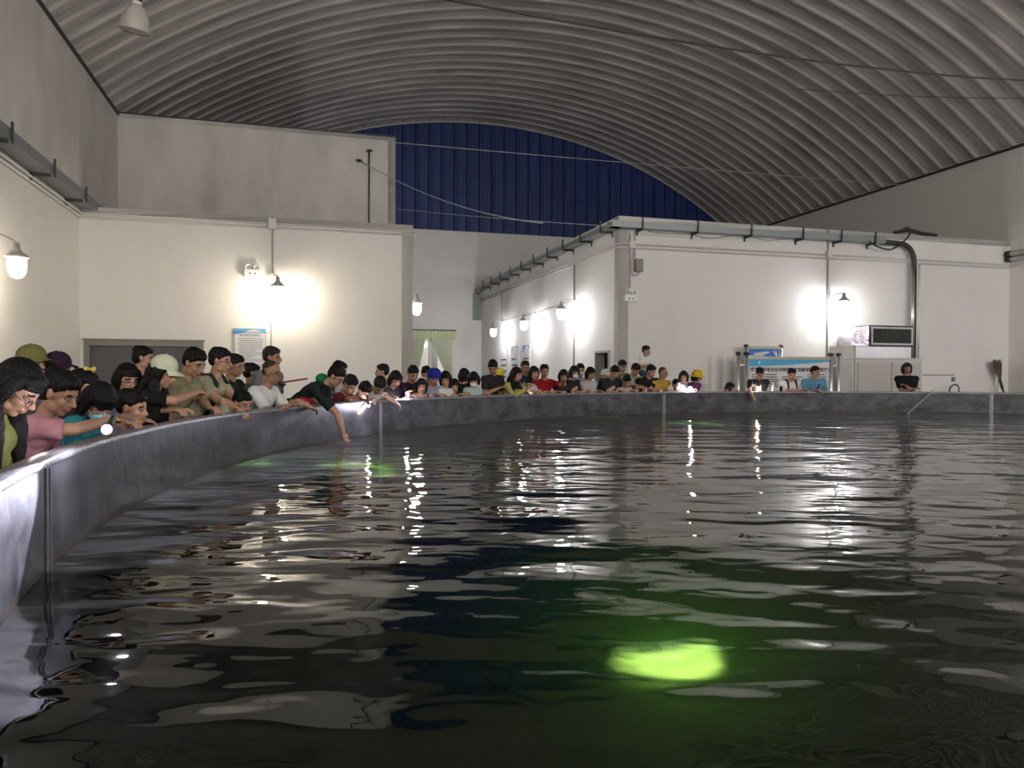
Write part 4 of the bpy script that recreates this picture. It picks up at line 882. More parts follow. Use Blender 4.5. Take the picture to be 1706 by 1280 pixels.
def person(label, hx, hy, off=.15, lean=15, A=None, bA=None, pitch=20, roll=0, hair='short', hcol=(.0035, .003, .003), shirt=(.05, .05, .05), sleeve=.75, tone=.35,
           L=('rim', .2), R=('rim', -.2), glasses=False, mask=None, hat=None, fem=False, k=None, hs=None, extra=(), group='crowd leaning round the tank', sit=False, curl=.5, D=None, wide=1.0):
    H = at(hx, hy, D) if D else off_pt(hx, hy, off)
    inward = Vector((TC.x - H.x, TC.y - H.y, 0)).normalized()
    f = dirA(bA) if bA is not None else inward
    hf0 = dirA(A) if A is not None else f
    l = Z.cross(f); th = math.radians(lean); s_ = f * math.sin(th) + Z * math.cos(th); g = f * math.cos(th) - Z * math.sin(th)
    ph = math.radians(pitch); hf = hf0 * math.cos(ph) - Z * math.sin(ph); hu = hf0 * math.sin(ph) + Z * math.cos(ph); hl = hu.cross(hf)
    if roll: rr_ = Matrix.Rotation(math.radians(roll), 3, hf); hu = rr_ @ hu; hl = rr_ @ hl
    kk = k or 1.0; hsv = hs or 1.0
    for _ in range(4):
        if not hs: hsv = .60 + .40 * kk
        if not k: kk = (H.z - .12 * hsv * hu.z) / (.90 + .555 * math.cos(th)); kk = min(max(kk, .5), 1.12)
    N = H - hu * (.115 * hsv) - hf * .02 * hsv - s_ * .05 * kk
    P = N - s_ * .50 * kk
    near = (H - CAMP).length; vox = .0065 if near < 5 else (.0075 if near < 9 else .0105)
    base = Vector((P.x, P.y, 0)) if not sit else P.copy()
    t = thing('person', label, 'person', base, group)
    sw = (.158 if fem else .178) * kk * wide
    shc = N - s_ * .055 * kk
    SL, SR = shc + l * sw, shc - l * sw
    def solve(S, spec, side):
        sd = l * side
        if spec[0] == 'rim': T = rim_local(H, spec[1], spec[2] if len(spec) > 2 else .11, RIM + .03)
        elif spec[0] == 'pxe': return off_pt(*spec[4:7]), off_pt(*spec[1:4])
        elif spec[0] == 'px': T = off_pt(spec[1], spec[2], spec[3])
        elif spec[0] == 'loc': T = N + f * spec[1] + l * spec[2] + Z * spec[3]
        elif spec[0] == 'cross': T = N - s_ * .30 * kk + g * .2 * kk - sd * .05
        else: T = S - Z * .52 * kk + sd * .06 + f * .04
        L1, L2 = .275 * kk, .25 * kk; d = T - S; m = d.length; mx_ = (L1 + L2) * .992
        if m > mx_: T = S + d * (mx_ / m); d = T - S; m = mx_
        m = max(m, .12 * kk); d = (T - S).normalized(); T = S + d * m
        a = (L1 * L1 - L2 * L2 + m * m) / (2 * m); h = math.sqrt(max(L1 * L1 - a * a, 0)); pole = sd * .7 - Z * .5 - f * .35
        if spec[0] == 'down': pole = -f * 1.0 + sd * .3
        pole = (pole - d * pole.dot(d)).normalized(); E = S + d * a + pole * h
        if spec[0] == 'rim' and E.z < RIM + .03 and (E - TC).xy.length < TR + .12: E.z = RIM + .04
        return E, T
    EL, WL = solve(SL, L, 1); ER, WR = solve(SR, R, -1)
    sk = skin(tone)
    b = Blobs()
    x_, y_, z_ = hf, hl, hu; q = hsv
    def hp(a, bb, c): return H + hf * a * q + hl * bb * q + hu * c * q
    b.ell(hp(-.012, 0, .028), x_, y_, z_, .094 * q, .076 * q, .090 * q)
    b.ell(hp(.020, 0, -.035), x_, y_, z_, .064 * q, (.054 if fem else .059) * q, .076 * q)
    b.ell(hp(.050, 0, -.090), x_, y_, z_, .026 * q, .024 * q, .022 * q)
    for sg in (-1, 1):
        b.ell(hp(.048, sg * .032, -.026), x_, y_, z_, .030 * q, .026 * q, .03 * q)
        b.ell(hp(-.008, sg * .077, -.004), (x_ * .9 - z_ * .2).normalized(), y_, (z_ + x_ * -.1).normalized(), .018 * q, .010 * q, .031 * q)
        b.ell(hp(.010, sg * .045, -.065), x_, y_, z_, .035 * q, .016 * q, .03 * q)
        b.cap(hp(.074, sg * .012, .024), hp(.064, sg * .045, .022), .011 * q, .010 * q)
        b.ell(hp(.094, sg * .011, -.030), x_, y_, z_, .011 * q, .008 * q, .008 * q)
    b.cap(hp(.080, 0, .012), hp(.104, 0, -.024), .008 * q, .012 * q)
    b.ell(hp(.082, 0, -.055), x_, y_, z_, .012 * q, .023 * q, .0075 * q); b.ell(hp(.080, 0, -.067), x_, y_, z_, .012 * q, .02 * q, .008 * q)
    b.cap(hp(-.022, 0, -.06), N + s_ * .0, .052 * q, (.05 if fem else .058) * kk)
    def torso(B, e):
        B.ell(N - s_ * .17 * kk, l, s_, g, (.138 if fem else .152) * kk * wide + e, .18 * kk + e, .105 * kk * wide + e)
        B.cap(shc + l * sw * .85, shc - l * sw * .85, .055 * kk + e, .055 * kk + e)
        for S in (SL, SR): B.cap(N - s_ * .02 * kk, S - s_ * .0, .05 * kk + e * .6, .052 * kk + e); B.ell(S, l, s_, g, .06 * kk + e, .062 * kk + e, .06 * kk + e)
        B.ell(N - s_ * .35 * kk, l, s_, g, (.118 if fem else .135) * kk * wide + e, .17 * kk + e, .098 * kk * wide + e)
        if fem:
            for sg in (-1, 1): B.ell(N - s_ * .20 * kk + g * .075 * kk + l * sg * .06 * kk, l, s_, g, .055 * kk + e, .055 * kk + e, .045 * kk + e)
        B.ell(P, l, s_, g, .155 * kk * wide + e, .11 * kk + e, .115 * kk * wide + e)
    torso(b, 0)
    hips = [P + l * sg * .085 * kk for sg in (1, -1)]
    if not sit:
        legs = [(h, Vector((h.x, h.y, h.z * .53)) + f * .03 + l * sg * .01, Vector((h.x, h.y, .09)) + l * sg * .02) for h, sg in zip(hips, (1, -1))]
    else:
        legs = [(h, h + f * .20 * kk + l * sg * .06, h + f * .24 * kk + l * sg * .05 - Z * .36 * kk) for h, sg in zip(hips, (1, -1))]
    for (h, kn, an) in legs:
        b.chain([h, kn], [.082 * kk, .056 * kk]); b.chain([kn, kn.lerp(an, .35), an], [.054 * kk, .058 * kk, .036 * kk])
        b.cap(an - Z * .04 * kk - f * .03 * kk, an + f * .13 * kk - Z * .055 * kk, .038 * kk, .028 * kk)
    hands = []
    for (S, E, W, sg, spec) in ((SL, EL, WL, 1, L), (SR, ER, WR, -1, R)):
        b.cap(S, E, .048 * kk, .038 * kk); b.chain([E, E.lerp(W, .35), W], [.038 * kk, .039 * kk, .025 * kk])
        d = (W - E).normalized()
        if spec[0] == 'rim':
            d = (d * .6 + inward * .8); d.z = -.06; d.normalize()
        n_ = Z - d * d.z
        if n_.length < .35: n_ = -inward
        if spec[0] in ('loc', 'cross') and len(spec) > 4 and spec[4] == 'up': d = (Z * .8 + f * .4).normalized(); n_ = f - d * f.dot(d)
        n_.normalize(); wv = d.cross(n_); hk = kk * .98
        b.ell(W + d * .045 * hk, d, wv, n_, .055 * hk, .042 * hk, .018 * hk)
        cb = curl * (1.3 if spec[0] in ('loc', 'px', 'pxe') else .5)
        for i in range(4):
            p0 = W + d * .082 * hk + wv * (-.031 + .0207 * i) * hk; ln = (.060, .072, .068, .054)[i if sg > 0 else 3 - i] * hk
            a1 = .25 + cb * .6 + .08 * i; d1 = d * math.cos(a1) - n_ * math.sin(a1) + wv * (-.12 + .08 * i); d1.normalize(); a2 = a1 + .3 + cb; d2 = d * math.cos(a2) - n_ * math.sin(a2)
            p1 = p0 + d1 * ln * .5; b.chain([p0 - d * .01, p1, p1 + d2 * ln * .5], [.0092 * hk, .0088 * hk, .0075 * hk])
        tb = W + d * .025 * hk - wv * sg * .03 * hk; td = (d * .65 - wv * sg * .75 - n_ * .25).normalized(); p1 = tb + td * .034 * hk
        b.chain([tb, p1, p1 + (d * .9 - wv * sg * .25 - n_ * .2).normalized() * .028 * hk], [.0125 * hk, .0105 * hk, .0085 * hk])
        hands.append((W + d * .08 * hk, d, n_, wv))
    def pick(C):
        R_ = C - np.array(list(H)); a = R_ @ np.array(list(hf)) / q; bb = R_ @ np.array(list(hl)) / q; c = R_ @ np.array(list(hu)) / q
        out = np.zeros(len(C)); inn = (np.abs(bb) < .09) & (np.abs(c) < .13) & (a > .02)
        out[inn & (np.abs(c + .061) < .0095) & (np.abs(bb) < .024) & (a > .065)] = 1
        out[inn & (np.abs(c - .026 + .15 * (np.abs(bb) - .03)) < .0055) & (np.abs(np.abs(bb) - .033) < .018) & (a > .045)] = 2
        out[inn & (np.abs(c - .002) < .0045) & (np.abs(np.abs(bb) - .032) < .014) & (a > .045)] = 2
        return out
    body = b.build('body', [sk, lipm(tone), hairm()], t, base, vox, 2, pick=pick if not mask or True else None)
    # ---------------- eyes for those near the camera
    if near < 9:
        for sg in (-1, 1):
            mb = MB(); c = hp(.069, sg * .032, .002)
            P_ = [tuple(c + hf * (.0165 * q * v_[0]) + hl * (.0140 * q * v_[1]) + hu * ((.0034 if pitch > 15 else .0048) * q * v_[2])) for v_ in SPH]; mb.add(P_, SPHF)
            e_ = mb.build('eye', M_EYEW, t, True)
            mb = MB(); c2 = hp(.0835, sg * .032, -.001); mb.add([tuple(c2 + hf * (.0035 * q * v_[0]) + hl * (.0062 * q * v_[1]) + hu * (.0048 * q * v_[2])) for v_ in SPH], SPHF); mb.build('iris', M_EYED, e_, True)
    # ---------------- shirt
    rs = np.random.RandomState(abs(hash(label)) % 9999 if False else int(hx * 7 + hy) % 9999)
    kx = rs.normal(size=(5, 3)) * 14; kp = rs.uniform(0, 6.28, 5)
    fold = lambda C: sum(np.sin(C @ kx[i] + kp[i]) for i in range(5)) * .0022
    sb = Blobs(); torso(sb, .013); sb.cap(N - s_ * .10 * kk + l * sw * .55 + g * .03 * kk, N - s_ * .10 * kk - l * sw * .55 + g * .03 * kk, .085 * kk, .085 * kk)
    for (S, E, W) in ((SL, EL, WL), (SR, ER, WR)):
        if sleeve <= 1: sb.cap(S, S.lerp(E, sleeve), .060 * kk, .058 * kk + .005, flat=True)
        else:
            sb.cap(S, E, .064 * kk, .052 * kk); sb.cap(E, E.lerp(W, .95), .054 * kk, .038 * kk)
    sb.build('shirt', cloth(shirt), t, base, vox * 1.15, 7, disp=fold)
    # ---------------- trousers, shoes
    tb_ = Blobs(); tb_.ell(P - s_ * .03 * kk, l, s_, g, .165 * kk * wide, .10 * kk, .125 * kk * wide)
    for (h, kn, an) in legs: tb_.cap(h, kn, .096 * kk, .072 * kk); tb_.cap(kn, kn.lerp(an, .9), .070 * kk, .062 * kk)
    tb_.build('trousers', M_TROU[rs.randint(4)], t, base, .014, 2)
    for (h, kn, an) in legs:
        ms = Blobs(); a_ = an.copy()
        if not sit: a_.z = .055
        else: a_ = a_ - Z * .03
        ms.cap(a_ - f * .04 * kk, a_ + f * .15 * kk - Z * .012, .046, .040, side=l, flatx=1.0); ms.build('shoe', M_SHOE[rs.randint(2)], t, base, .012, 1)
    # ---------------- hair
    hb = Blobs(); dn = -Z
    if hair:
        buzz = hair == 'buzz'; e = -.004 if buzz else .006
        sh_ = hair in ('short', 'buzz'); fu_ = .75 if fem else 1.0
        hb.ell(hp(-.024, 0, .048), x_, y_, z_, (.093 + e) * q, (.078 + e) * q, (.080 + e) * q)
        if sh_: hb.ell(hp(-.052, 0, .012), x_, y_, z_, (.058 + e) * q, (.070 + e * .5) * q, (.066 + e) * q)
        else: hb.ell(hp(-.052, 0, .005), x_, y_, z_, (.064 + e) * q, (.076 + e) * q, (.078 + e) * q)
        if not buzz:
            hb.ell(hp(.030, 0, .080), x_, y_, z_, .052 * q, .062 * q, .034 * q)
            for sg in (-1, 1): hb.cap(hp(.025, sg * .064, .055), hp(.006, sg * .074, .020), .015 * q, .007 * q)
            if hair == 'short':
                for i in range(9):
                    a = -1 + 2 * i / 8; j_ = math.sin(hx * 3.1 + i * 2.3); hb.cap(hp(.03, a * .055, .088), hp(.072 - .022 * a * a, a * .054 + .008 * j_, .074 + .010 * j_), .017 * q, .008 * q)
                for i in range(14):
                    a = 2 * math.pi * i / 14 + hx; j_ = .5 + .5 * math.sin(hx + i * 1.7); c = hp(-.02 + .055 * math.cos(a), .045 * math.sin(a), .112 - .012 * j_); hb.cap(c, c + (hf * .5 + hl * math.sin(a * 2 + hy)) * .018 * q + hu * .006 * q, .020 * q, .008 * q)
        if hair in ('bob', 'long', 'fringe', 'tail', 'bun') and hair not in ('tail', 'bun'):
            for i in range(11):
                a = -1 + 2 * i / 10; hb.cap(hp(.04, a * .055, .082), hp(.080 - .026 * a * a, a * .062, .050 if hair != 'fringe' else .036), .016 * q, .009 * q)
        if hair in ('bob', 'long', 'fringe'):
            ln = -.10 if hair != 'long' else -.12
            for sg in (-1, 1):
                hb.chain([hp(.012, sg * .072, .06), hp(.012, sg * .083, 0), hp(.006, sg * .078, ln + .01)], [.022 * q, .024 * q, .016 * q])
                hb.chain([hp(-.03, sg * .068, .04), hp(-.035, sg * .08, -.02), hp(-.03, sg * .072, ln)], [.034 * q, .034 * q, .022 * q])
            hb.chain([hp(-.075, 0, .03), hp(-.085, 0, -.03), hp(-.075, 0, ln)], [.05 * q, .05 * q, .034 * q], side=y_, flatx=1.5)
        if hair == 'long':
            for sg in (-1, 1):
                p0 = hp(-.015, sg * .078, -.09); p1 = p0 + dn * .12 + l * sg * .02 + f * .01; p2 = p1 + dn * .17 + f * .015
                hb.chain([p0, p1, p2], [.036 * q, .040 * q, .018 * q], side=f, flatx=1.3)
            p0 = hp(-.085, 0, -.09); p1 = N - g * .11 * kk + dn * .05; p2 = p1 - s_ * .2 * kk - g * .01
            hb.chain([p0, p1, p2], [.05 * q, .05 * q, .02 * q], side=l, flatx=1.7)
        if hair in ('tail', 'bun'):
            hb.ell(hp(.02, 0, .075), x_, y_, z_, .062 * q, .066 * q, .034 * q)
            if hair == 'bun': hb.ell(hp(-.085, 0, .085), x_, y_, z_, .042 * q, .045 * q, .04 * q)
            else:
                p0 = hp(-.11, 0, .05); hb.chain([hp(-.09, 0, .05), p0, p0 + dn * .06 - hf * .03, p0 + dn * .19 - hf * .02], [.022 * q, .026 * q, .032 * q, .010 * q])
        hlv = np.array(list(hl)); hfv = np.array(list(hf)); Hc = np.array(list(H))
        strand = lambda C: np.sin(np.arctan2((C - Hc) @ hlv, (C - Hc) @ hfv) * 34 + np.sin(C[:, 2] * 40)) * .0018 * q
        hb.build('hair', hairm(hcol), t, base, max(vox * 1.0, .0075), 1, disp=strand)
    # ---------------- accessories
    if glasses:
        mb = MB()
        for sg in (-1, 1):
            c = hp(.098, sg * .033, -.004); mb.tube([c + hl * .024 * q * math.cos(a) + hu * .018 * q * math.sin(a) - hf * .006 * q * abs(math.cos(a)) for a in [2 * math.pi * i / 16 for i in range(17)]], .0017 * q, 5)
            mb.tube([c + hl * sg * .024 * q - hf * .006 * q, hp(.06, sg * .072, 0), hp(-.01, sg * .083, .002)], .0018 * q, 5)
        mb.tube([hp(.099, -.010, .0), hp(.103, 0, .003), hp(.099, .010, .0)], .0016 * q, 5); mb.build('glasses', M_GLF, t, True)
    if mask:
        m_ = Blobs(); m_.ell(hp(.056, 0, -.052), x_, y_, z_, .062 * q, .059 * q, .050 * q); m_.cap(hp(.08, 0, -.03), hp(.108, 0, -.03), .02 * q, .016 * q)
        mm = m_.build('face_mask', M_MASKW if mask == 'white' else M_MASKB, t, base, vox, 1)
        mb = MB()
        for sg in (-1, 1): mb.tube([hp(.05, sg * .056, -.035), hp(-.01, sg * .086, -.012)], .0015, 4); 
        mb.build('ear_loops', M_WHITE, mm)
    if hat:
        kind, hc_ = hat; hm = cloth(hc_)
        ax_ = (hu * .97 - hf * .2).normalized(); c0 = hp(-.012, 0, .045); R0 = .104 * q
        if kind == 'cap':
            mb = MB(); mb.lathe(c0, ax_, [(R0 * 1.0, -.01 * q), (R0 * 1.02, .02 * q), (R0 * .93, .055 * q), (R0 * .70, .085 * q), (R0 * .38, .102 * q), (0, .108 * q)], 24)
            cr = mb.build('cap', hm, t, True)
            bx_ = (hf - ax_ * hf.dot(ax_)).normalized(); by_ = ax_.cross(bx_); P_ = []; F_ = []; nn = 12
            for lay in (0, 1):
                for j in range(4):
                    r_ = R0 * (.92 + .72 * j / 3)
                    for i in range(nn + 1):
                        a = -1.0 + 2.0 * i / nn; rr_ = R0 * .95 + (r_ - R0 * .92) * math.cos(a * .95) ** .6
                        P_.append(c0 + bx_ * rr_ * math.cos(a) + by_ * R0 * .98 * math.sin(a) * (1 + .05 * j) - ax_ * (.008 + .010 * j + .012 * a * a * j / 3 + .004 * lay) * q)
            W_ = nn + 1
            for lay in (0, 1):
                for j in range(3):
                    for i in range(nn): o_ = lay * 4 * W_ + j * W_ + i; F_.append((o_, o_ + 1, o_ + W_ + 1, o_ + W_))
            mb = MB(); mb.add(P_, F_); mb.build('visor', hm, cr, True)
            mb = MB(); mb.lathe(c0 + ax_ * .106 * q, ax_, [(.012 * q, 0), (.008 * q, .005), (0, .007)], 10); mb.build('button', hm, cr)
        elif kind == 'bucket':
            mb = MB(); mb.lathe(c0 - ax_ * .01, ax_, [(R0 * 1.75, -.055 * q), (R0 * 1.74, -.05 * q), (R0 * 1.05, -.005), (R0 * 1.0, .05 * q), (R0 * .9, .085 * q), (R0 * .5, .10 * q), (0, .103 * q)], 28); mb.build('bucket_hat', hm, t, True)
        elif kind == 'beanie':
            mb = MB(); mb.lathe(c0, ax_, [(R0 * 1.02, -.03 * q), (R0 * 1.06, .03 * q), (R0 * .95, .07 * q), (R0 * .6, .1 * q), (0, .115 * q)], 24); mb.build('cap', hm, t, True)
        elif kind == 'bow':
            bb_ = Blobs(); c = hp(.0, .03, .125)
            for sg in (-1, 1): bb_.ell(c + hl * sg * .03, (hl * .9 + hu * sg * .3).normalized(), hf, hu, .034, .014, .022)
            bb_.ell(c, x_, y_, z_, .013, .013, .013); bb_.build('hair_bow', hm, t, base, .006, 1)
        elif kind == 'band':
            mb = MB(); mb.tube([hp(.0, .09 * math.sin(a), .035 + .098 * math.cos(a)) for a in [-1.5 + 3.0 * i / 12 for i in range(13)]], .006, 6); mb.build('hair_band', hm, t, True)
    for ex in extra:
        if ex[0] == 'straps':
            for sg in ((-1, 1) if len(ex) < 3 else (ex[2],)):
                mb = MB(); c = shc + l * sg * .10 * kk; pts = [c + g * .125 * kk - s_ * .26 * kk, c + g * .135 * kk - s_ * .12 * kk, c + g * .085 * kk + s_ * .045 * kk, c + s_ * .085 * kk, c - g * .085 * kk + s_ * .04 * kk, c - g * .135 * kk - s_ * .12 * kk]
                mb.tube(pts, .020 * kk, 6); mb.build('strap', cloth(ex[1]), t, True)
            bb_ = Blobs(); c = shc - g * .20 * kk - s_ * .18 * kk; bb_.ell(c, l, s_, g, .14 * kk, .20 * kk, .09 * kk); bb_.build('backpack', cloth(ex[1]), t, base, .012, 2)
        elif ex[0] == 'crossbody':
            mb = MB(); sg = ex[2]; c = shc; mb.tube([c + l * sg * .11 * kk + s_ * .075 * kk, c + l * sg * .06 * kk + g * .125 * kk - s_ * .06 * kk, c - l * sg * .03 * kk + g * .14 * kk - s_ * .2 * kk, c - l * sg * .13 * kk + g * .1 * kk - s_ * .36 * kk], .014 * kk, 6); mb.build('strap', cloth(ex[1]), t, True)
        elif ex[0] == 'hood':
            bb_ = Blobs(); c = N - g * .09 * kk + s_ * .01; bb_.ell(c, l, s_, g, .11 * kk, .06 * kk, .06 * kk); bb_.build('hood', cloth(ex[1]), t, base, .009, 2)
        elif ex[0] == 'watch':
            (S, E, W) = (SL, EL, WL) if ex[1] > 0 else (SR, ER, WR); d = (W - E).normalized(); mb = MB(); mb.lathe(W - d * .03, d, [(.031 * kk, -.012), (.034 * kk, 0), (.031 * kk, .012)], 14); mb.build('watch', M_BLACK, t, True)
        elif ex[0] == 'panel':   # differently coloured front panel of the shirt
            bb_ = Blobs(); bb_.ell(N - s_ * ex[2] * kk + g * .055 * kk, l, s_, g, ex[3] * kk, ex[4] * kk, .085 * kk); bb_.build('front_print', cloth(ex[1]), t, base, .010, 1)
    PEOPLE.append((t, hands, kk, N, f, l)); return PEOPLE[-1]
def phone(hand, label, col=(.03, .03, .03), screen=False, facing=None, ln=.15):
    W, d, n_, wv = hand; c = W + d * .01 - n_ * .022; t = thing('mobile_phone', label, 'phone', c)
    mb = MB(); mb.box(c, d, wv, n_, ln, .072, .008); mb.build('case', mat('phone_%02d_%02d' % (int(col[0] * 99), int(col[1] * 99)), col, .4), t)
    mb = MB(); mb.box(c - n_ * .0048, d, wv, n_, ln * .92, .064, .001); mb.build('screen', bulb_mat('lit_screen', (.8, .85, 1), 3) if screen else M_BLACK, t); return t
# ------------------------------------------------------------------ the crowd, from the near left round to the far right
DK = (.02, .02, .022); DN = ('down',)
pA = person('woman with very long black hair in olive top, head bowed, nearest at left edge', 30, 648, .22, 22, A=95, pitch=42, hair='long', shirt=(.16, .17, .045), glasses=True, fem=True, tone=.4, L=DN, R=DN, k=1.0)
pB = person('girl in pink t-shirt with tied back hair, facing right beside the long haired woman', 100, 656, .22, 26, A=88, pitch=28, hair='bun', shirt=(.50, .24, .28), fem=True, tone=.35, L=DN, R=('pxe', 182, 700, .06, 125, 716, .12), k=.86)
person('person in olive camouflage cap standing behind long haired woman', 54, 606, 1.3, 6, A=80, pitch=5, hair='short', hat=('cap', (.16, .15, .05)), shirt=(.1, .1, .1), L=DN, R=DN)
person('person in dark plum cap behind the girl in pink t-shirt', 97, 616, 1.25, 6, A=80, pitch=5, hair='short', hat=('cap', (.03, .012, .03)), shirt=(.06, .05, .07), L=DN, R=DN)
person('child with black hair and yellow bow between pink girl and masked child', 140, 646, .50, 12, A=85, pitch=10, hair='bob', hat=('bow', (.62, .52, .12)), shirt=DK, tone=.2, L=DN, R=DN, fem=True)
pC = person('child in teal shirt and blue face mask looking down beside the glowing torch', 165, 672, .16, 30, A=60, pitch=48, hair='fringe', shirt=(.03, .24, .30), mask='blue', fem=True, tone=.15, L=DN, R=DN, k=.80, curl=1.2)
person('boy with short dark hair and grey purple shirt, in profile right of the glowing torch', 221, 680, .14, 22, A=92, pitch=12, hair='short', shirt=(.20, .17, .24), tone=.35, L=('rim', .2), R=('rim', -.05), k=.82)
person('woman with glasses and long dark hair above the boy in profile', 213, 632, .62, 12, A=52, pitch=18, hair='long', shirt=(.30, .27, .40), glasses=True, fem=True, tone=.15, L=('rim', .1), R=('rim', -.15))
person('woman with top knot standing in front of the grey door', 240, 597, 1.7, 4, A=100, pitch=8, hair='bun', shirt=(.12, .1, .1), fem=True, tone=.35, L=DN, R=DN)
person('woman in pale green cap with long black hair and black top', 272, 622, .36, 16, A=95, pitch=22, hair='long', hat=('cap', (.55, .60, .42)), shirt=(.008, .008, .009), fem=True, tone=.2, sleeve=.8, L=DN, R=('pxe', 327, 655, .22, 289, 668, .24))
person('man with short hair in khaki t-shirt tilted behind the pale green cap', 324, 606, .34, 26, A=72, pitch=26, hair='short', shirt=(.24, .23, .13), tone=.45, L=('rim', .2), R=DN, curl=1.6, wide=1.05)
person('man with glasses and black shoulder strap in khaki t-shirt, in profile before the door edge', 368, 602, .42, 28, A=88, pitch=8, hair='short', shirt=(.34, .32, .22), glasses=True, tone=.25, L=('rim', .25), R=('px', 398, 684, .06), extra=(('straps', DK),), wide=1.05)
person('young man with glasses in dark shirt half hidden behind man with shoulder strap', 392, 610, .75, 14, A=85, pitch=14, hair='short', shirt=(.015, .015, .025), glasses=True, tone=.3, L=DN, R=DN)
person('small girl with ponytail peering over the rim below the notice poster', 404, 672, .08, 20, A=62, pitch=22, hair='tail', shirt=(.28, .30, .20), tone=.45, fem=True, L=('rim', .12), R=('rim', -.02), k=.74)
person('woman with black hair bun behind the man in grey shirt', 421, 622, 1.3, 8, A=110, pitch=10, hair='bun', shirt=(.1, .1, .1), fem=True, L=DN, R=DN)
person('tall man with crew cut and glasses in grey shirt behind the man in white', 454, 596, .75, 10, A=90, pitch=6, hair='short', hcol=(.02, .014, .01), shirt=(.15, .155, .16), glasses=True, tone=.6, L=DN, R=DN, wide=1.05)
pM = person('older man in white t-shirt and glasses with clasped hands over the rim', 453, 621, .16, 24, A=82, pitch=12, hair='buzz', hcol=(.035, .025, .02), shirt=(.60, .62, .60), glasses=True, tone=.75, L=('px', 486, 672, -.02), R=('px', 482, 676, -.05), wide=1.12)
person('boy in red t-shirt with head bowed low over the rim', 537, 661, .0, 48, A=70, pitch=62, hair='short', shirt=(.32, .012, .03), tone=.35, L=('pxe', 518, 679, -.06, 495, 669, .04), R=('px', 500, 676, .05), k=.9)
person('person in black and green top reaching down to touch the water', 560, 628, -.10, 58, A=80, pitch=40, hair='short', shirt=(.015, .025, .022), glasses=True, tone=.25, R=('pxe', 572, 722, -.24, 562, 690, -.19), L=('px', 530, 668, .1), extra=(('hood', (.01, .16, .05)),), k=1.0)
person('black haired head rising behind the person touching the water', 566, 618, .6, 12, A=95, pitch=20, hair='short', shirt=(.35, .35, .33), L=DN, R=DN)
person('boy with round dark haircut in red and green shirt looking down', 583, 642, .12, 30, A=60, pitch=40, hair='short', shirt=(.10, .015, .02), tone=.4, L=('rim', .1), R=('rim', -.2), k=.95)
pT = person('dark haired child resting on folded arms with a torch hanging below the rim', 607, 652, .02, 42, A=50, pitch=52, hair='short', shirt=(.35, .16, .15), tone=.35, L=('px', 622, 668, .0), R=('px', 612, 672, -.04), k=.85, curl=1.3)
person('man standing with his face turned left behind the leaning children', 636, 620, .95, 4, A=-78, bA=-60, pitch=0, hair='short', shirt=(.3, .28, .22), tone=.4, L=DN, R=DN)
person('child in white and grey top with hand drooping over the rim', 632, 643, .02, 38, A=35, pitch=58, hair='short', shirt=(.50, .50, .50), tone=.4, L=('pxe', 659, 671, -.09, 646, 662, .0), R=('rim', -.2), k=.9)
person('woman with long brown black hair, face tilted down to the right', 659, 633, .2, 24, A=40, pitch=34, hair='bob', shirt=(.02, .018, .02), tone=.25, fem=True, L=('rim', .2), R=('rim', -.2))
person('stout man in dark shirt left of the curtained window', 688, 624, .40, 18, A=35, pitch=28, hair='short', shirt=(.03, .02, .028), tone=.5, L=('rim', .2), R=('rim', -.2), wide=1.12)
pG = person('small girl with pale hair band in pink jacket holding a torch', 702, 643, .08, 18, A=15, pitch=15, hair='bob', hat=('band', (.6, .6, .6)), shirt=(.50, .30, .33), sleeve=1.5, tone=.4, fem=True, R=('px', 681, 656, .05), L=('rim', .15), k=.78)
person('dark haired person behind the blue cap', 710, 624, .7, 10, A=0, pitch=25, hair='short', shirt=DK, L=DN, R=DN)
person('child in blue cap and grey hooded top', 723, 630, .12, 18, A=25, pitch=25, hair='short', hat=('beanie', (.012, .02, .22)), shirt=(.26, .25, .30), sleeve=1.5, tone=.4, L=('rim', .15), R=('rim', -.15), k=.88)
person('girl with bobbed fringe in white sweatshirt', 742, 632, .12, 10, A=-5, pitch=12, hair='fringe', shirt=(.58, .62, .58), sleeve=1.5, tone=.35, fem=True, L=('rim', .14), R=('rim', -.14), k=.88)
person('small child in dark red top right of the white sweatshirt', 757, 644, .12, 12, A=10, pitch=15, hair='bob', shirt=(.14, .02, .03), tone=.4, fem=True, L=('rim', .1), R=('rim', -.1), k=.76)
person('person with thick black hair in black, turned away behind the masked girl', 774, 626, .75, 6, A=150, bA=20, pitch=10, hair='bob', shirt=(.008, .008, .01), fem=True, L=DN, R=DN)
person('girl in white face mask and pale teal shirt with arms along the rim', 789, 633, .12, 16, A=-5, pitch=30, hair='fringe', shirt=(.36, .46, .44), mask='white', tone=.3, fem=True, L=('rim', .26), R=('rim', -.24), k=.9)
pP = person('man in black polo shirt looking at the phone in his hands', 821, 613, .30, 10, A=-5, pitch=30, hair='short', shirt=(.012, .011, .014), tone=.6, L=('loc', .26, .02, -.30), R=('loc', .22, -.10, -.20), wide=1.1)
person('child in bright yellow hat behind the man in black polo', 831, 627, .75, 5, A=60, pitch=10, hair='bob', hat=('beanie', (.62, .55, .04)), shirt=(.5, .45, .06), fem=True, L=DN, R=DN)
pY = person('woman in yellow green top holding a pink phone, in profile', 861, 624, .15, 14, A=62, pitch=18, hair='long', shirt=(.36, .36, .10), tone=.2, fem=True, sleeve=1.5, R=('loc', .28, -.02, -.12), L=('rim', -.1, -.03))
person('man with cropped hair behind the woman with pink phone', 875, 613, .7, 4, A=10, pitch=6, hair='short', shirt=(.03, .04, .12), tone=.65, L=DN, R=DN)
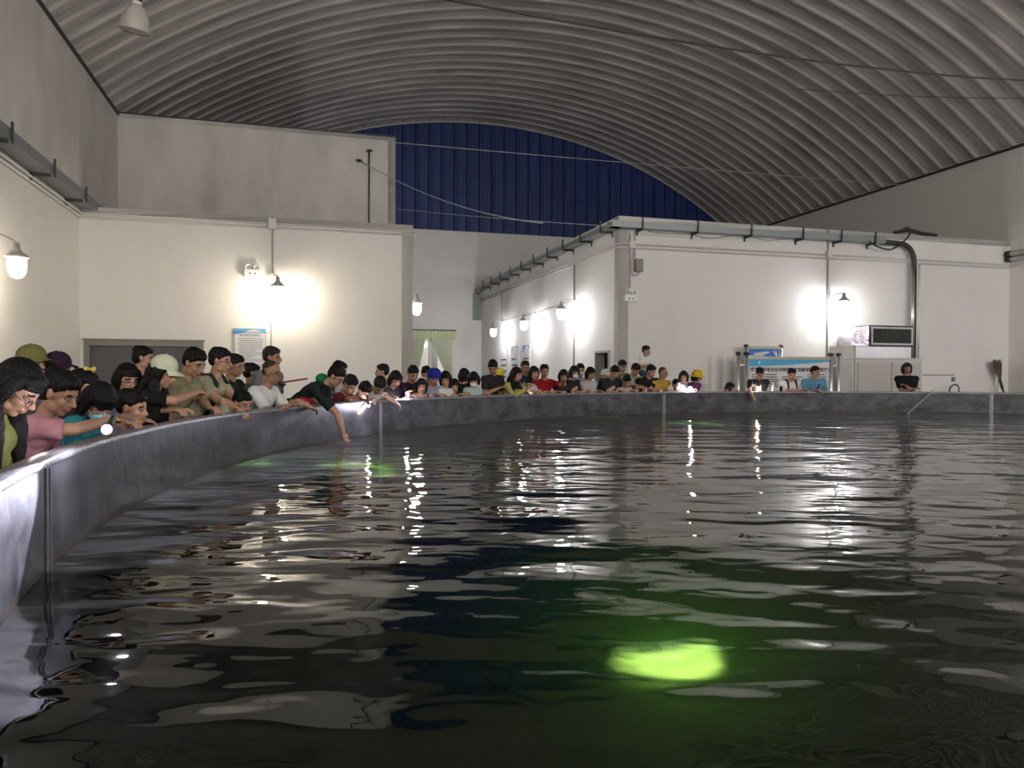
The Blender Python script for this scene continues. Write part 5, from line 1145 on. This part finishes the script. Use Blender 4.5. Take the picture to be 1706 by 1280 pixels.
person('small child with face lit from below under the pink phone', 861, 648, .1, 10, A=0, pitch=20, hair='fringe', shirt=(.4, .3, .25), tone=.2, L=('rim', .08), R=('rim', -.08), k=.76)
person('small boy with orange lit face beside the woman in grey vest', 882, 641, .12, 10, A=-20, pitch=18, hair='short', shirt=(.3, .22, .2), tone=.25, L=('rim', .1), R=('rim', -.1), k=.8)
person('woman in pale grey vest left of the man in red', 890, 622, .32, 8, A=30, pitch=10, hair='bob', shirt=(.42, .42, .38), tone=.35, fem=True, L=('rim', .12), R=('rim', -.12))
person('man in dark red t-shirt pointing to the right', 907, 619, .28, 8, A=12, pitch=6, hair='short', shirt=(.24, .006, .016), tone=.65, L=('px', 940, 633, -.10), R=('rim', -.15), wide=1.1, curl=1.4)
person('boy with cropped fringe in black behind the pointing hand', 939, 627, .25, 8, A=0, pitch=10, hair='fringe', shirt=(.012, .018, .012), tone=.55, L=('rim', .15), R=('rim', -.15), k=.93)
person('woman in white face mask and black top leaning her arm on the rim', 957, 621, .30, 10, A=22, pitch=16, hair='bob', shirt=(.012, .012, .014), mask='white', tone=.25, fem=True, L=('rim', .25), R=('rim', -.15))
person('person in white face mask and long grey sleeves, taller of the masked pair', 967, 617, .6, 8, A=5, pitch=12, hair='short', shirt=(.36, .36, .36), mask='white', tone=.3, sleeve=1.5, L=('px', 980, 652, .1), R=DN)
person('girl in light grey printed t-shirt left of the doorway', 984, 623, .22, 8, A=35, pitch=18, hair='bob', shirt=(.40, .40, .38), tone=.5, fem=True, L=('rim', .15), R=('rim', -.1), extra=(('panel', (.06, .06, .06), .22, .06, .05),))
person('man in navy shirt bending beside the doorway', 1024, 621, .18, 28, A=35, pitch=34, hair='short', shirt=(.012, .013, .025), tone=.4, L=('rim', .25), R=('rim', -.05), wide=1.1)
person('person in white cap half hidden behind the man in navy', 1009, 627, .7, 5, A=-60, pitch=5, hair='short', hat=('beanie', (.6, .6, .6)), shirt=(.03, .03, .05), L=DN, R=DN)
person('man in green top standing behind the pink shirted woman', 1037, 611, .75, 6, A=25, pitch=20, hair='short', shirt=(.10, .13, .06), tone=.4, L=DN, R=DN)
person('child in pale pink top between the navy and camouflage shirts', 1044, 636, .15, 14, A=20, pitch=35, hair='short', shirt=(.50, .38, .40), tone=.35, fem=True, L=('rim', .12), R=('rim', -.1), k=.88)
person('man in green and white patterned shirt below the raised child', 1059, 617, .35, 22, A=30, pitch=34, hair='short', shirt=(.30, .34, .24), tone=.6, L=('rim', .2), R=('rim', -.2), wide=1.1)
pK = person('man in black t-shirt bowing forward with a child on his shoulders', 1085, 619, .20, 26, A=42, bA=25, pitch=22, hair='short', shirt=(.012, .008, .010), tone=.4, L=('rim', .25), R=('rim', -.05), wide=1.1)
person('child in white t-shirt riding on shoulders above the crowd', 1077, 585, .45, 10, A=55, bA=40, pitch=6, hair='short', shirt=(.62, .62, .60), tone=.4, k=.62, sit=True, L=('px', 1086, 609, .35), R=('px', 1080, 608, .35))
person('man with cropped greying hair in mustard yellow shirt', 1105, 622, .2, 12, A=55, pitch=14, hair='buzz', hcol=(.05, .045, .04), shirt=(.42, .25, .04), glasses=True, tone=.55, L=('rim', .28), R=('rim', 0), wide=1.05)
person('small boy resting on the rim right of the mustard shirt', 1126, 642, .08, 12, A=-5, pitch=24, hair='short', shirt=(.3, .25, .2), tone=.45, L=('rim', .1), R=('rim', -.1), k=.78)
person('girl with bobbed hair in white sweatshirt beside the bright torch', 1139, 628, .2, 8, A=-10, pitch=8, hair='bob', shirt=(.52, .54, .58), tone=.3, fem=True, sleeve=1.5, L=('px', 1150, 648, .05), R=('rim', -.15), k=.9)
person('child in yellow bucket hat and purple top', 1162, 627, .2, 14, A=75, bA=40, pitch=18, hair='bob', hat=('bucket', (.62, .42, .03)), shirt=(.12, .02, .10), tone=.5, fem=True, sleeve=1.5, L=('rim', .2), R=('px', 1153, 650, .05), k=.9)
person('small child with bobbed hair alone at the rim, facing right', 1217, 647, .1, 8, A=70, pitch=10, hair='bob', shirt=(.3, .2, .15), tone=.4, fem=True, L=('rim', .1), R=('rim', -.1), k=.78)
person('man in black and white shirt reaching an arm over the rim', 1266, 623, .14, 14, A=-5, pitch=32, hair='short', shirt=(.014, .013, .014), tone=.55, R=('pxe', 1255, 662, -.12, 1248, 651, -.03), L=('rim', .08), extra=(('panel', (.45, .45, .44), .20, .05, .16),), wide=1.1, curl=1.2)
person('man in white t-shirt with backpack straps before the display board', 1319, 624, .24, 8, A=0, pitch=22, hair='short', shirt=(.62, .62, .62), tone=.35, L=('rim', .16), R=('rim', -.22), extra=(('straps', DK), ('panel', (.015, .015, .015), .36, .10, .07)), wide=1.05)
person('man in blue shirt with folded arms on the rim, looking right', 1359, 620, .18, 8, A=35, pitch=8, hair='short', shirt=(.10, .24, .34), tone=.5, L=('rim', -.02, .02), R=('rim', .06, .04), extra=(('crossbody', (.01, .015, .03), 1),), wide=1.15)
pW = person('woman in black t-shirt with folded arms before the cream cabinets', 1511, 614, .45, 2, A=-8, pitch=-4, hair='bob', shirt=(.010, .008, .010), tone=.65, fem=True, L=('loc', .20, -.10, -.20), R=('loc', .20, .08, -.26), wide=1.1)
# ------------------------------------------------------------------ things in hands
phone(pP[1][0], 'dark phone held by the man in black polo shirt')
phone(pY[1][1], 'pink phone held up by the woman in yellow green top', (.7, .08, .2), True)
def torch(p, aim, label, e, col=(.82, .80, 1.0), glow=260, r=.014, spot=60, blend=.3):
    """small flashlight: body, lens and its own beam"""
    p = Vector(p); aim = (Vector(aim) - p).normalized(); t = thing('flashlight', label, 'flashlight', p, 'flashlights lit by the crowd')
    mb = MB(); mb.lathe(p, -aim, [(0, .012), (r, .0), (r * 1.15, .01), (r * .8, .04), (r * .75, .12), (0, .125)], 14); mb.build('casing', M_BLACK, t, True)
    mb = MB(); P_ = [tuple(p + Vector(v_) * r * .95 + aim * .006) for v_ in SPH]; mb.add(P_, SPHF); mb.build('lens', bulb_mat('torch_lens', col, glow), t, True)
    l_ = bpy.data.lights.new('beam', 'SPOT'); l_.energy = e; l_.color = col; l_.spot_size = math.radians(spot); l_.spot_blend = blend; l_.shadow_soft_size = .012
    o = bpy.data.objects.new('beam', l_); COL.objects.link(o); o.parent = t; o.location = aim * (r + .012); o.rotation_euler = aim.to_track_quat('-Z', 'Y').to_euler(); return t
tp = off_pt(178, 715, -.16); torch(tp, Vector((-1.29, 1.62, .57)), 'bright bluish torch held low over the rim by the girl in pink t-shirt', 130, glow=350, r=.022, spot=36, blend=.1)
tp = off_pt(614, 675, -.10); torch(tp, tp + Vector((.15, .1, -1)), 'small bright torch hanging below the rim by folded arms', 5, glow=500, r=.018)
tp = off_pt(678, 655, -.02); torch(tp, tp + Vector((.4, -.6, -.6)), 'small bright torch held up by the girl in pink jacket', 2.5, glow=500, r=.02)
tp = off_pt(1151, 646, .0); torch(tp, tp + Vector((-.5, -.25, -.7)), 'dazzling torch over the rim between white sweatshirt and yellow hat', 10, glow=900, r=.028, spot=50)
tp = off_pt(1263, 645, .05); torch(tp, tp + Vector((-.2, -.3, -.8)), 'small warm torch in front of the man in black and white', 3, (1.0, .75, .62), 400, .022)
# selfie stick behind the man in white, water bottle on the rim
a, b = at(466, 638, 8.2), at(512, 631, 8.6)
t = thing('selfie_stick', 'thin red stick held out right of the man in white', 'stick', a)
mb = MB(); mb.tube([a, b], .010, 8); mb.build('rod', mat('dark_red_rod', (.22, .02, .03), .4), t, True)
mb = MB(); mb.tube([a - (b - a).normalized() * .02, a + Vector((.04, 0, -.03)), a + Vector((.06, 0, -.01))], .016, 8); mb.build('clamp', M_BLACK, t, True)
c = off_pt(1288, 651, .03); c.z = RIM + .001
t = thing('water_bottle', 'clear plastic bottle standing on the rim beside the man in black and white', 'bottle', c)
mb = MB(); mb.lathe(c, Z, [(0, 0), (.03, 0), (.032, .01), (.03, .05), (.032, .09), (.026, .12), (.012, .14), (.012, .15), (0, .15)], 16); mb.build('bottle_body', mat('pale_plastic', (.5, .55, .55), .2), t, True)
mb = MB(); mb.lathe(c + Z * .15, Z, [(0, 0), (.015, 0), (.015, .018), (0, .018)], 12); mb.build('cap', M_WHITE, t, True)
